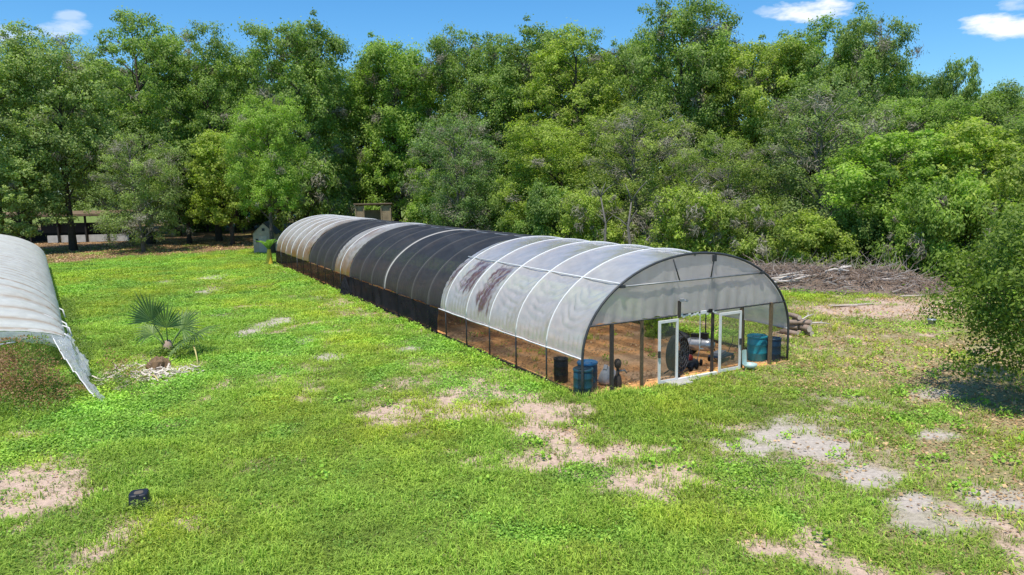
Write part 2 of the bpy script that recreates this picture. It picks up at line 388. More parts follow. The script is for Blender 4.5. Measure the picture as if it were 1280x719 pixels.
def fields(x, y):
    x = np.asarray(x, float); y = np.asarray(y, float)
    n1 = fbm(x, y, 1.1, 3, 4); n2 = fbm(x, y, .35, 31, 3); n3 = fbm(x, y, 5.0, 57, 3); n4 = fbm(x, y, 2.2, 91, 3)
    P = np.zeros_like(x); G = np.zeros_like(x); Lf = np.zeros_like(x)
    for k, cx, cy, sx_, sy_, s in PATCH:
        e_ = (1.0 if k == 'G' else (1.3 if (15 < cy < 18.5 and -4 < cx < 5) else (1.15 if (cy < 24 and cx < 2) else 1.3)))*(1.55 if (cx < 0 and max(sx_, sy_*.5) < .62) else 1.0); d = np.sqrt(((x-cx)/(sx_*e_))**2 + ((y-cy)/(sy_*e_))**2)
        v = s*sstep(1.6, .45, d*(.86 if k == 'P' else 1) + (n1-.5)*1.9 + (n2-.5)*1.5)
        if k == 'P': P = np.maximum(P, v)
        elif k == 'G': G = np.maximum(G, v)
        else: Lf = np.maximum(Lf, v)
    # scattered little scuffs over the whole lawn
    scuff = np.maximum(sstep(.58, .74, n1)*sstep(.40, .56, n3)*.8, sstep(.66,.8,n2)*sstep(.5,.62,n1)*.6)
    P = np.maximum(P, scuff)
    u, l = UL(x, y)
    soil = sstep(4.62, 4.5, np.abs(u) + (n2-.5)*.2)*sstep(-.18, .0, l+(n2-.5)*.25)*sstep(LEN+.2, LEN, l)
    strip = sstep(1.1, .0, np.abs(u+4.9)+(n1-.5)*1.6)*sstep(8, 14, l)*sstep(52, 48, l)*.55
    P = np.maximum(P, strip)
    # leaf litter below the trees on the left and the woodland floor
    edge = np.interp(x, [-80,-50,-43,-36,-27,-20,-14,-8,0,6,12,17,23,27,32,60], [64,64,67,74,80,88,82,76,66,61,56,47,45,43,40,38])
    fl = sstep(-3.0, 3.0, y-edge+(n3-.5)*9+(n1-.5)*5)
    band = fl*sstep(168, 140, y+(n3-.5)*22 + np.where(x > -20, 200, 0))
    return P, G, Lf, soil, band, n1, n2, n3, n4, fl

def mix(a, b, f): return a*(1-f[..., None]) + np.asarray(b)*f[..., None]
def ground_axis(lo, hi, step, far, grow=1.09):
    a = list(np.arange(lo, hi, step)); s = step; x = a[-1]
    while x < far: s = min(s*grow, 400); x += s; a.append(x)
    s = step; x = lo; b = []
    while x > -far: s = min(s*grow, 400); x -= s; b.append(x)
    return np.array(b[::-1] + a)
gx_ = ground_axis(-19, 23, .13, 2600); gy_ = ground_axis(8, 40, .13, 2600, 1.035)
gy_ = gy_[gy_ > -120]
X, Y = np.meshgrid(gx_, gy_, indexing='ij')
P_, G_, L_, soil_, band_, n1, n2, n3, n4, fl_ = fields(X, Y)
col = np.broadcast_to(np.array([.13,.18,.035]), X.shape+(3,)).copy()
col = mix(col, (.16,.21,.04), sstep(.35,.7,n3))
col = mix(col, (.20,.17,.075), sstep(.50,.78,n1)*.5)
dryness = sstep(2, 13, X + (n3-.5)*7)*sstep(42, 34, Y)
col = mix(col, (.30,.245,.12), dryness*.75)
col = mix(col, (.42,.34,.19), L_*.7)
col = mix(col, (.58,.42,.32), np.clip(P_*1.2,0,1))
col = mix(col, (.50,.43,.36), np.clip(G_*1.2,0,1))
col = mix(col, (.27,.165,.10), band_)
col = mix(col, (.20,.20,.055), band_*sstep(.50,.66,n3)*.8)
col = mix(col, (.15,.10,.065), band_*sstep(.52,.7,n1)*.8)
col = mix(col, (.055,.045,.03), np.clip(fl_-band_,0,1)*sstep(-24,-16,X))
farm = sstep(140, 168, Y+(n3-.5)*22)*sstep(-16,-24,X)
col = mix(col, (.17,.22,.05), farm*fl_)
soilc = np.broadcast_to(np.array([.95,.49,.19]), X.shape+(3,)).copy(); soilc = mix(soilc, (.62,.30,.12), sstep(.45,.65,n1)); soilc = mix(soilc, (.70,.45,.26), sstep(.55,.75,n4))
u_, l_ = UL(X, Y)
soilc = mix(soilc, (.18,.11,.06), sstep(.35,.75, np.sin(u_*5.2+n1*2.0)*.5+.5)*.5*sstep(1.0,3.5,l_))  # dark bands along the tunnel paint shadow stripes into the soil colour
col = col*(1-soil_[...,None]) + soilc*soil_[...,None]
Z = (n1-.5)*.05 + (n3-.5)*.10
Z = np.where(np.abs(X) < 60, Z, 0) - .02*np.clip(P_+G_,0,1)
Z *= sstep(150, 80, Y)
gm, t, out = nt('lawn_and_dirt')
a = N(t, 'ShaderNodeAttribute', attribute_name='gcol')
b = N(t, 'ShaderNodeBsdfPrincipled'); b.inputs['Roughness'].default_value = .95; b.inputs['Specular IOR Level'].default_value = .1
mu = N(t, 'ShaderNodeMix', data_type='RGBA', blend_type='MULTIPLY'); mu.inputs['Factor'].default_value = 1
f1 = noise_fac(t, 9.0, .72, 1.2, 6); f2 = noise_fac(t, 70.0, .78, 1.2, 3)
mm = N(t, 'ShaderNodeMath', operation='MULTIPLY'); t.links.new(f1, mm.inputs[0]); t.links.new(f2, mm.inputs[1])
t.links.new(a.outputs['Color'], mu.inputs['A']); t.links.new(mm.outputs[0], mu.inputs['B'])
t.links.new(mu.outputs['Result'], b.inputs['Base Color'])
bp = N(t, 'ShaderNodeBump'); bp.inputs['Strength'].default_value = .6; bp.inputs['Distance'].default_value = .03
t.links.new(noise_fac(t, 22, 0, 1, 6), bp.inputs['Height']); t.links.new(bp.outputs[0], b.inputs['Normal'])
t.links.new(b.outputs[0], out.inputs[0])
go = link('ground', grid_mesh('ground', np.stack([X, Y, Z], -1), gm, cols=[('gcol', col)]))
go['kind'] = 'structure'

# ------------------------------------------------------------------ grass and ground cover (stuff, instanced tufts)
def blade_mat(name, dark, light, trans=.3):
    m, t, out = nt(name)
    ia = N(t, 'ShaderNodeAttribute', attribute_name='tint', attribute_type='INSTANCER')
    at = N(t, 'ShaderNodeAttribute', attribute_name='shade')
    mx = N(t, 'ShaderNodeMix', data_type='RGBA'); mx.inputs['A'].default_value = (*dark,1); mx.inputs['B'].default_value = (*light,1)
    t.links.new(at.outputs['Fac'], mx.inputs['Factor'])
    mu = N(t, 'ShaderNodeMix', data_type='RGBA', blend_type='MULTIPLY'); mu.inputs['Factor'].default_value = 1
    t.links.new(mx.outputs['Result'], mu.inputs['A']); t.links.new(ia.outputs['Vector'], mu.inputs['B'])
    d = N(t, 'ShaderNodeBsdfPrincipled'); d.inputs['Roughness'].default_value = .6; d.inputs['Specular IOR Level'].default_value = .25
    tr = N(t, 'ShaderNodeBsdfTranslucent')
    hs = N(t, 'ShaderNodeMix', data_type='RGBA', blend_type='MULTIPLY'); hs.inputs['Factor'].default_value = 1; hs.inputs['B'].default_value = (1.3,1.35,.6,1)
    t.links.new(mu.outputs['Result'], d.inputs['Base Color']); t.links.new(mu.outputs['Result'], hs.inputs['A']); t.links.new(hs.outputs['Result'], tr.inputs['Color'])
    ms = N(t, 'ShaderNodeMixShader'); ms.inputs[0].default_value = trans
    t.links.new(d.outputs[0], ms.inputs[1]); t.links.new(tr.outputs[0], ms.inputs[2]); t.links.new(ms.outputs[0], out.inputs[0])
    return m
M['blade'] = blade_mat('grass_blades', (.22,.35,.040), (.57,.71,.105))
M['clover'] = blade_mat('clover_leaves', (.19,.36,.04), (.46,.68,.10), .25)
M['drystem'] = blade_mat('dry_grass_blades', (.27,.21,.10), (.50,.41,.22), .2)
M['drylitter'] = blade_mat('dry_fallen_leaves', (.27,.16,.08), (.60,.42,.23), .1)

def blades(n, rad, h0, h1, wd, lean, seed):
    g = np.random.default_rng(seed); V = []; S = []
    for i in range(n):
        a = g.random()*2*PI; rr = rad*math.sqrt(g.random()); p = np.array([rr*math.cos(a), rr*math.sin(a), -.02])
        h = h0 + (h1-h0)*g.random(); b = g.random()*2*PI; d = np.array([math.cos(b), math.sin(b), 0]); s = np.array([-d[1], d[0], 0])*wd*(.6+.8*g.random())
        ln = lean*(.3+g.random())
        m1 = p + d*h*ln*.35 + np.array([0,0,h*.6]); m2 = p + d*h*ln + np.array([0,0,h*(1-.35*ln)])
        sh = g.random()*.7
        V += [p-s*.5, p+s*.5, m1+s*.45, m1-s*.45]; S.append(sh)
        V += [m1-s*.45, m1+s*.45, m2+s*.08, m2-s*.08]; S.append(sh+.3)
    return np.array(V), np.array(S)
def leaves_tuft(n, rad, h, sz, seed, flat=.5):
    g = np.random.default_rng(seed); V = []; S = []
    for i in range(n):
        a = g.random()*2*PI; rr = rad*math.sqrt(g.random()); c = np.array([rr*math.cos(a), rr*math.sin(a), h*(.15+.85*g.random())*(1-.5*(rr/rad)**2)])
        nn = np.array([g.normal()*flat, g.normal()*flat, 1.0]); nn /= np.linalg.norm(nn)
        tt = np.cross(nn, [math.cos(a), math.sin(a), .1]); tt /= np.linalg.norm(tt); bb = np.cross(nn, tt)
        s = sz*(.6+.8*g.random())
        V += [c-tt*s*.5, c+bb*s*.42, c+tt*s*.5, c-bb*s*.42]; S.append(g.random())
    return np.array(V), np.array(S)
def tuft_col(cname, specs):
    col_ = bpy.data.collections.new(cname)
    for i, (fn, args, mt) in enumerate(specs):
        V, S = fn(*args)
        me = quad_mesh('tuft', V, len(S), mt, [('shade', S)])
        o = bpy.data.objects.new('%s_%02d' % (cname, i), me); col_.objects.link(o)
    return col_
def scatter(name, pts, rz, scl, idx, tint, colx, label, cat):
    me = bpy.data.meshes.new(name); n = len(pts)
    me.vertices.add(n); me.vertices.foreach_set('co', pts.astype(np.float32).ravel())
    def at(nm, ty, key, v):
        q = me.attributes.new(nm, ty, 'POINT'); q.data.foreach_set(key, np.asarray(v).ravel())
    at('rz', 'FLOAT', 'value', rz.astype(np.float32)); at('scl', 'FLOAT_VECTOR', 'vector', scl.astype(np.float32)); at('idx', 'INT', 'value', idx.astype(np.int32)); at('tint', 'FLOAT_VECTOR', 'vector', tint.astype(np.float32))
    me.update()
    o = link(name, me); tag(o, label, cat, kind='stuff')
    ng = bpy.data.node_groups.new(name, 'GeometryNodeTree')
    ng.interface.new_socket('Geometry', in_out='INPUT', socket_type='NodeSocketGeometry'); ng.interface.new_socket('Geometry', in_out='OUTPUT', socket_type='NodeSocketGeometry')
    gi = ng.nodes.new('NodeGroupInput'); gout = ng.nodes.new('NodeGroupOutput')
    mp_ = ng.nodes.new('GeometryNodeMeshToPoints'); ip = ng.nodes.new('GeometryNodeInstanceOnPoints'); ci = ng.nodes.new('GeometryNodeCollectionInfo')
    ci.inputs[0].default_value = colx; ci.inputs['Separate Children'].default_value = True; ci.inputs['Reset Children'].default_value = True
    ip.inputs['Pick Instance'].default_value = True
    def na(nm, ty):
        k = ng.nodes.new('GeometryNodeInputNamedAttribute'); k.data_type = ty; k.inputs['Name'].default_value = nm; return k.outputs['Attribute']
    cx = ng.nodes.new('ShaderNodeCombineXYZ'); ng.links.new(na('rz', 'FLOAT'), cx.inputs[2])
    ng.links.new(gi.outputs[0], mp_.inputs[0]); ng.links.new(mp_.outputs[0], ip.inputs['Points']); ng.links.new(ci.outputs[0], ip.inputs['Instance'])
    ng.links.new(na('idx', 'INT'), ip.inputs['Instance Index']); ng.links.new(cx.outputs[0], ip.inputs['Rotation']); ng.links.new(na('scl', 'FLOAT_VECTOR'), ip.inputs['Scale'])
    ng.links.new(ip.outputs[0], gout.inputs[0])
    md = o.modifiers.new('scatter', 'NODES'); md.node_group = ng
    return o
gxs, gys = gx_, gy_
def gz(x, y):
    i = np.clip(np.searchsorted(gxs, x)-1, 0, len(gxs)-2); j = np.clip(np.searchsorted(gys, y)-1, 0, len(gys)-2)
    fx = (x-gxs[i])/(gxs[i+1]-gxs[i]); fy = (y-gys[j])/(gys[j+1]-gys[j])
    return Z[i,j]*(1-fx)*(1-fy)+Z[i+1,j]*fx*(1-fy)+Z[i,j+1]*(1-fx)*fy+Z[i+1,j+1]*fx*fy

def sample_pts(dens_near, d0=9.0, d1=80.0):
    # points spread in the wedge of lawn the drone overlooks, thinner with distance
    xs, ys = [], []
    y0 = d0
    while y0 < d1:
        y1 = y0*1.08; hw = y1*.80+2.0
        dens = dens_near*min(1.0, (15.0/y0))**1.15
        n = int(2*hw*(y1-y0)*dens)
        xs.append((rng.random(n)*2-1)*hw); ys.append(y0+rng.random(n)*(y1-y0)); y0 = y1
    return np.concatenate(xs), np.concatenate(ys)

x, y = sample_pts(125, 7.5, 86)
P1, G1, L1, s1, b1, m1, m2, m3, m4, f1_ = fields(x, y)
bare = np.maximum(np.maximum(P1*.90, G1*.97), L1*.6)
bare = np.maximum(bare, s1*.992); bare = np.maximum(bare, b1*.95); bare = np.maximum(bare, f1_*.9)
dry1 = sstep(2, 13, x + (m3-.5)*7)*sstep(42, 34, y)
keep = rng.random(len(x)) > np.clip(bare + dry1*.42, 0, .995)
# nothing stands inside the soil except sparse weeds
sel = keep
x, y, m1, m2, m3, m4, dry1, P1, L1, s1, f1_ = [q[sel] for q in (x, y, m1, m2, m3, m4, dry1, P1, L1, s1, f1_)]
n = len(x)
u1, l1 = UL(x, y)
lush = np.exp(-(((x-3.2)/3.6)**2 + ((y-20.3)/2.2)**2)) + np.exp(-(((x-13.5)/3.5)**2+((y-34)/4.5)**2))*.8 + np.exp(-(((x-1)/8)**2+((y-11.5)/2.0)**2))*.35
dist = np.sqrt(x*x+y*y)
cl_f = fbm(x, y, 1.6, 203, 3); cl_big = fbm(x, y, 6, 211, 2)
isclo = (cl_f + (cl_big-.5)*.6 - lush*.25) > .62
isclo |= (rng.random(n) < .07)
isdry = (~isclo) & (rng.random(n) < (.05 + dry1*.45 + P1*.4 + sstep(.5,.7,m1)*.08))
idx = rng.integers(0, 4, n)
idx = np.where(isclo, 4 + rng.integers(0, 3, n), idx); idx = np.where(isdry, 7 + rng.integers(0, 2, n), idx)
s = (.75+.6*rng.random(n))*np.clip(.8+dist/40, .9, 2.2)
fine = fbm(x, y, .55, 231, 2); hgt = s*(.30+.55*sstep(.3,.65,fine)+.55*sstep(.35,.7,m4)+lush*.75+.5*(rng.random(n) < .1))*np.clip(1.15-dist/90,.6,1.1)
scl = np.stack([s, s, np.where(isclo, s*.9, hgt)], 1)
br = .62+.55*rng.random(n)*(.5+cl_big) + .30*(m3-.5) + .35*(m4-.5) + .55*(fine-.5)
yel = sstep(.40,.80,fbm(x,y,3.4,301,3))*.8
tint = np.stack([br*(.86+.36*yel+.1*dry1), br*(.95+.10*yel), br*(.80+.2*(1-yel))], 1)
tint = np.where(isdry[:,None], (br*.95)[:,None]*np.ones(3), tint)
tc_ = tuft_col('tuft', [(blades, (13,.15,.05,.15,.013,.9,1), M['blade']), (blades, (12,.18,.04,.13,.014,1.1,2), M['blade']), (blades, (15,.13,.07,.19,.011,.8,3), M['blade']), (blades, (11,.19,.05,.14,.015,1.2,4), M['blade']),
      (leaves_tuft, (34,.19,.07,.028,5,.7), M['clover']), (leaves_tuft, (30,.22,.08,.034,6,.7), M['clover']), (leaves_tuft, (26,.17,.10,.038,7,.9), M['clover']),
      (blades, (12,.18,.04,.12,.007,1.2,8), M['drystem']), (blades, (10,.2,.03,.09,.007,1.5,9), M['drystem'])])
scatter('grass', np.stack([x, y, gz(x, y)], 1), rng.random(n)*2*PI, scl, idx, tint, tc_, 'bright green lawn of short grass and clover around the tunnels', 'grass')
# fallen leaves and straw: the dry right-hand corner, below the left trees
x, y = sample_pts(42, 8, 100)
P1, G1, L1, s1, b1, m1, m2, m3, m4, f1_ = fields(x, y)
dry1 = sstep(3, 13, x + (m3-.5)*7)*sstep(42, 34, y)
pk = np.maximum(np.maximum(L1*.42, b1*.8), np.maximum(dry1*.2, P1*.05)); pk = pk*(1-.8*G1); pk = np.maximum(pk, s1*.18)
sel = rng.random(len(x)) < pk
x, y, b1, L1 = x[sel], y[sel], b1[sel], L1[sel]; n = len(x)
lc = tuft_col('litter', [(leaves_tuft, (11,.28,.02,.042,41,.35), M['drylitter']), (leaves_tuft, (14,.32,.03,.048,42,.5), M['drylitter']), (blades, (9,.22,.01,.03,.009,6.0,43), M['drystem'])])
s = (.8+.7*rng.random(n))*np.clip(.8+np.hypot(x,y)/40,.9,2.2)
br = .7+.7*rng.random(n)
scatter('leaf_litter', np.stack([x, y, gz(x, y)+.01], 1), rng.random(n)*2*PI, np.stack([s,s,s],1), rng.integers(0,3,n), np.stack([br,br*.97,br*.93],1), lc, 'dry orange brown leaves and straw scattered over worn ground', 'leaf litter')
# taller ragged weeds dotted over the worn ground and along the tunnel's skirt
wx = np.concatenate([rng.normal(9.5,3.0,60), rng.normal(2,5,30), rng.normal(14,2.5,40)]); wy = np.concatenate([rng.normal(17.5,3.2,60), rng.normal(19,3,30), rng.normal(30,6,40)])
ul, ll = UL(wx, wy); ok = (ll < -.2) | (np.abs(ul) > 4.9); wx, wy = wx[ok], wy[ok]
ls = rng.random(200)*46; us = -4.75-np.abs(rng.normal(0,.22,200)); ws = np.array([W(a_, b_)[:2] for a_, b_ in zip(us, ls)])
li = 2+rng.random(120)*45; ui = (rng.random(120)*2-1)*4.2; wi = np.array([W(a_, b_)[:2] for a_, b_ in zip(ui, li)])
lr = rng.random(120)*46; ur = 4.8+np.abs(rng.normal(0,.5,120)); wr = np.array([W(a_, b_)[:2] for a_, b_ in zip(ur, lr)])
wx = np.concatenate([wx, ws[:,0], wi[:,0], wr[:,0]]); wy = np.concatenate([wy, ws[:,1], wi[:,1], wr[:,1]]); n = len(wx)
wc = tuft_col('weedtuft', [(leaves_tuft, (46,.22,.30,.075,51,.9), M['clover']), (leaves_tuft, (40,.26,.22,.085,52,.8), M['clover']), (blades, (22,.16,.18,.42,.012,.8,53), M['blade'])])
s = .6+.6*rng.random(n); br = .8+.5*rng.random(n)
scatter('weeds', np.stack([wx, wy, gz(wx, wy)], 1), rng.random(n)*2*PI, np.stack([s,s,s],1), rng.integers(0,3,n), np.stack([br,br,br*.9],1), wc, 'taller ragged weeds along the tunnel skirt and worn lawn', 'weeds')

# ------------------------------------------------------------------ MAIN GREENHOUSE
gh = thing('greenhouse', 'long arched tunnel greenhouse roofed in white film and black shade cloth', 'greenhouse', (GX, GY, 0), AZ)
ZF, EH = 1.25, 2.99      # film edge height, rise of the arch above it
def arch(t, off=0.0):
    a = PI*(1-t); return (HW+off)*np.cos(a), 1.22 + (EH+off)*np.sin(a)
def arch_arc(n, off=0.0):
    # parameters spaced evenly along the arc
    tt = np.linspace(0, 1, 2000); x_, z_ = arch(tt, off); s_ = np.concatenate([[0], np.cumsum(np.hypot(np.diff(x_), np.diff(z_)))])
    return np.interp(np.linspace(0, s_[-1], n), s_, tt), np.linspace(0, s_[-1], n)
ARCLEN = arch_arc(3)[1][-1]
PURL_T = float(np.interp(-3.03, arch(np.linspace(0,1,2000))[0], np.linspace(0,1,2000)))
tt_, ss_ = arch_arc(2000); PURL_S = float(np.interp(PURL_T, tt_, ss_))
def HEM(l): return .10*(fbm(l, l*0, 1.6, 601, 3)-.45)
def roof(name, m, l0, l1, res, attr, label=None, dark=False):
    nl = max(4, int((l1-l0)/res)+1); ns = int(ARCLEN/res)
    l = np.linspace(l0, l1, nl); tt, s_ = arch_arc(ns)
    Lg, Tg = np.meshgrid(l, tt, indexing='ij'); Sg = np.broadcast_to(s_, Lg.shape)
    xb, zb = arch(Tg)
    nx, nz = np.cos(PI*(1-Tg)), np.sin(PI*(1-Tg))
    f = (Lg/BAY) % 1.0; q = 4*f*(1-f)
    bay = np.floor(Lg/BAY+1e-6)
    d = -(.10 if dark else .055)*q + .02*np.exp(-(np.minimum(f, 1-f)/.05)**2)
    # slack folds hanging between hoops below the purlin
    low = sstep(.3, 1.2, Sg)*sstep(PURL_S+.6, PURL_S-.8, Sg)
    ph = hsh(bay.astype(int), bay.astype(int)*0+3, 5)*6
    nzz = fbm(Lg*1.0, Sg*1.0, .9, 71, 3)
    amp = .018 if dark else .058
    d = d + amp*low*q*(np.abs(np.sin(9.5*(Sg + .60*q) + ph + (nzz-.5)*5))**.6-.6) + (nzz-.5)*(.02 if dark else .045)
    d = d + .012*np.sin(Lg*23 + (nzz-.5)*6)*sstep(1.2, 0, Sg) # puckers along the hem
    X_ = np.stack([xb+nx*d, Lg, zb+nz*d], -1)
    # hem not quite straight
    hem = sstep(.35, 0, Sg); X_[..., 2] -= hem*HEM(Lg)
    st, ru = attr(Lg, Sg, nzz)
    return link(name, grid_mesh(name, X_, m, attrs=[('stain_lines', st), ('rust_bounce_tone', ru)]), gh)
def a_front(Lg, Sg, nz):
    n_ = fbm(Lg*1.0+Sg*.22, Sg*.13, .13, 81, 4); n2_ = fbm(Lg, Sg, .5, 87, 3)
    def box(l0, l1, s0, s1): return sstep(l0, l0+.2, Lg+(n2_-.5)*.5)*sstep(l1, l1-.2, Lg+(n2_-.5)*.5)*sstep(s0, s0+.3, Sg+(n_-.5)*1.1)*sstep(s1, s1-.3, Sg+(n_-.5)*1.1)
    st = np.maximum(box(8.6, 10.0, 1.0, 3.0), box(6.6, 7.95, .35, 2.85)); st = np.maximum(st, box(10.6, 11.25, 1.1, 2.8))
    # the smear lies on a slant
    st = st*(.30+.70*sstep(.36, .60, n_))
    tan = sstep(5.5, 9.5, Lg + (n2_-.5)*4)*sstep(3.0, 5.5, Sg)*.42
    low = sstep(3.2, .2, Sg)*.16*(.5+n2_)  # faint brown low on the film paints in light bounced off the soil
    return np.clip(st*.93, 0, 1), np.clip(tan*.5+low*.35, 0, 1)
def a_black(lights):
    def fn(Lg, Sg, nz):
        n2_ = fbm(Lg, Sg*.5, .5, 97, 3)
        low = sstep(2.6, .2, Sg+(n2_-.5)*1.5)*.35
        f = (Lg/BAY) % 1.0; rid = np.exp(-(np.minimum(f, 1-f)/.03)**2)*.11  # rid lightens the cloth colour along each hoop
        li = np.zeros_like(Lg)
        for l0 in lights: li = np.maximum(li, sstep(.05, .025, np.abs(Lg-l0)))
        return np.clip(li*.95+rid, 0, 1), np.clip(low + sstep(.62,.75,n2_)*.15, 0, 1)
    return fn
def a_far(l0, l1):
    def fn(Lg, Sg, nz):
        n2_ = fbm(Lg, Sg*.3, .35, 107, 4); n3_ = fbm(Lg, Sg, 1.2, 109, 3)
        dk = sstep(.50, .70, n2_)*sstep(.35, .6, n3_)*.75*sstep(l1-.1, l0, Lg+(n3_-.5)*3)
        ru = sstep(2.0, .1, Sg+(n2_-.5)*1.8)*.85 + sstep(.58,.72,n3_)*.35
        return np.clip(dk, 0, 1), np.clip(ru, 0, 1)
    return fn
roof('roof_film', M['film'], 0, 11.2, .055, a_front)
roof('shade_cloth', M['cloth'], 11.2, 25.5, .06, a_black([18.75]), dark=True)
roof('roof_film', M['film_tan'], 25.5, 28.9, .09, a_far(28.9, 25.5))
roof('shade_cloth', M['cloth'], 28.9, 36.3, .10, a_black([32.6]), dark=True)
roof('roof_film', M['film_tan'], 36.3, LEN+.05, .10, a_far(36.3, 44))
# hoops and purlins
for k in range(NB+1):
    b = MB(); off = .018
    dark = (11.3 < k*BAY < 25.3) or (29 < k*BAY < 36)
    off = -.05 if dark else .022
    tt, _ = arch_arc(40)
    xs, zs = arch(tt, off)
    pts = [(-HW-off, k*BAY, -.05), (-HW-off, k*BAY, .6)] + [(a_, k*BAY, c_) for a_, c_ in zip(xs, zs)] + [(HW+off, k*BAY, .6), (HW+off, k*BAY, -.05)]
    if k == 0:
        b.tube([(p[0], -.03, p[2]) for p in pts], .042, 8)
        b.build('hoop', M['hoop_dark'], gh, True)
    else:
        b.tube(pts[:3], .03, 6, 1); b.tube(pts[2:-2], .026, 6, 0); b.tube(pts[-3:], .03, 6, 1)
        b.build('hoop', [M['hoop'], M['hoop_dark']], gh, True)
for sgn in (-1, 1):
    b = MB(); x0, z0 = arch(PURL_T if sgn < 0 else 1-PURL_T, .02)
    b.tube([(x0, -.02, z0), (x0, 11.2, z0)], .026, 6); b.build('purlin', M['hoop'], gh, True)
b = MB(); b.tube([(0, 0, 1.22+EH-.05), (0, LEN, 1.22+EH-.05)], .03, 6); b.build('ridge_pipe', M['galv'], gh, True)
# bright rolled hem along the film edge
for sgn in (-1, 1):
    b = MB(); ls_ = np.linspace(0, 11.3, 80)
    b.tube([(sgn*(HW+.02), a_, 1.215 - float(HEM(np.array(a_)))) for a_ in ls_], .03, 6)
    b.build('film_hem', M['hoop'], gh, True)
    b = MB(); b.box((sgn*(HW+.0), LEN/2, .06), (.04, LEN, .12)); b.build('base_board', M['dpost'], gh)
# side nets and cloth skirts
def skirt(name, m, u, l0, l1, res, fold, top=1.22):
    l = np.arange(l0, l1+res, res); z = np.linspace(.0, top, 14); Lg, Zg = np.meshgrid(l, z, indexing='ij')
    nzz = fbm(Lg, Zg*.6, .6, 121, 3)
    d = fold*((nzz-.5)*2*sstep(0, .4, Zg+.2) + .5*np.sin(Lg*5+nzz*4)*(1-Zg/top))
    return link(name, grid_mesh(name, np.stack([u + np.sign(u)*d, Lg, Zg], -1), m), gh)
skirt('side_net', M['net_dark'], -HW-.05, 0, 11.2, .2, .02)
skirt('side_cloth', M['sidecloth'], -HW-.06, 11.2, 26.2, .12, .12)
skirt('side_net', M['net_far'], -HW-.05, 26.2, LEN, .2, .05)
skirt('side_net', M['net'], HW+.05, 0, LEN, .3, .02)
# bunched cloth end at the foot of the long side
Lg, Zg = np.meshgrid(np.linspace(24.6, 27.6, 50), np.linspace(0, 1, 22), indexing='ij')
nb = fbm(Lg*1.5, Zg*1.5, .35, 133, 4); bulge = np.exp(-((Lg-26)/.8)**2)
link('bunched_cloth', grid_mesh('bunched_cloth', np.stack([-HW-.10-(.35*bulge*(1-Zg)**.7 + .45*(nb-.5)*(1-Zg)*bulge+.05*(nb-.5)), Lg, Zg*(1.15*(.3+.7*bulge)) + .05*(nb-.5)], -1), M['sidecloth']), gh)

# front end wall -------------------------------------------------
def arch_z(u): return 1.22 + EH*math.sqrt(max(0, 1-(u/HW)**2))
ns_, nr_ = 150, 26
us = np.linspace(-4.27, 4.27, ns_)
Ug, Rg = np.meshgrid(us, np.linspace(0, 1, nr_), indexing='ij')
zt = 1.22 + EH*np.sqrt(np.clip(1-(Ug/HW)**2, 0, 1)) - .02
zb_ = 2.23 + .02*np.sin(Ug*3) + .015*np.sin(Ug*11)
zt = np.maximum(zt, zb_+.01)
nzz = fbm(Ug*1.0, Rg*.35, .22, 141, 3); nz2 = fbm(Ug, Rg, 1.0, 143, 2)
dd = (.03*(nzz-.5)*2 + .03*np.sin(Ug*14+nz2*7)*sstep(.6, 0, Rg))
link('end_film', grid_mesh('end_film', np.stack([Ug, .03+dd, zb_+(zt-zb_)*Rg], -1), M['endfilm']), gh)
ug = np.linspace(-4.47, 4.47, 60)
def end_net(name, u0, u1, z0=.02, zmax=2.21, y0=.0, m='net'):
    uu = np.linspace(u0, u1, 14); A, B = np.meshgrid(uu, np.linspace(0, 1, 8), indexing='ij')
    ztop = np.minimum(zmax, np.where(np.abs(A) < HW, 1.22 + EH*np.sqrt(np.clip(1-(A/HW)**2, 0, 1)), 1.2))
    link(name, grid_mesh(name, np.stack([A, y0 + 0*A, z0 + (ztop-z0)*B], -1), M[m]), gh)
end_net('end_net', -4.46, -1.64); end_net('end_net', 2.06, 3.52); end_net('end_net', 3.60, 4.46, m='net_dark')
def bar(name, p, q, r_, m, n=6):
    b = MB(); b.tube([p, q], r_, n); return b.build(name, m, gh, True)
def post(name, u, z0, z1, wd, m, y=-.06):
    b = MB(); b.box((u, y, (z0+z1)/2), (wd, wd, z1-z0)); return b.build(name, m, gh)
post('post', -3.44, -.1, 2.24, .10, M['dpost']); post('post', -2.15, -.1, 2.22, .085, M['wpost'], .07)
post('post', -.93, 2.26, 3.32, .07, M['galv'], .10); post('post', .95, -.1, 3.30, .08, M['dpost'], .12)
post('post', 2.28, -.1, 2.22, .10, M['wpost'], .08); post('post', 3.56, -.1, 2.26, .10, M['wpost'], -.07)
bar('truss_bar', (-3.03, -.05, 3.36), (3.03, -.05, 3.36), .03, M['galv'])
bar('eave_bar', (-4.25, -.07, 2.23), (4.25, -.07, 2.23), .028, M['hoop_dark'])
bar('truss_strut', (-.98, -.05, 4.09), (-.70, -.05, 3.37), .024, M['hoop_dark']); bar('truss_strut', (.82, -.05, 4.11), (.66, -.05, 3.37), .024, M['hoop_dark'])
for c_, d_ in (((-3.05,-.09,3.37),(.16,.10,.09)), ((3.02,-.09,3.37),(.16,.10,.09)), ((.80,-.06,4.02),(.16,.05,.22))):
    b = MB(); b.box(c_, d_); b.build('pipe_clamp', M['hoop_dark'], gh)
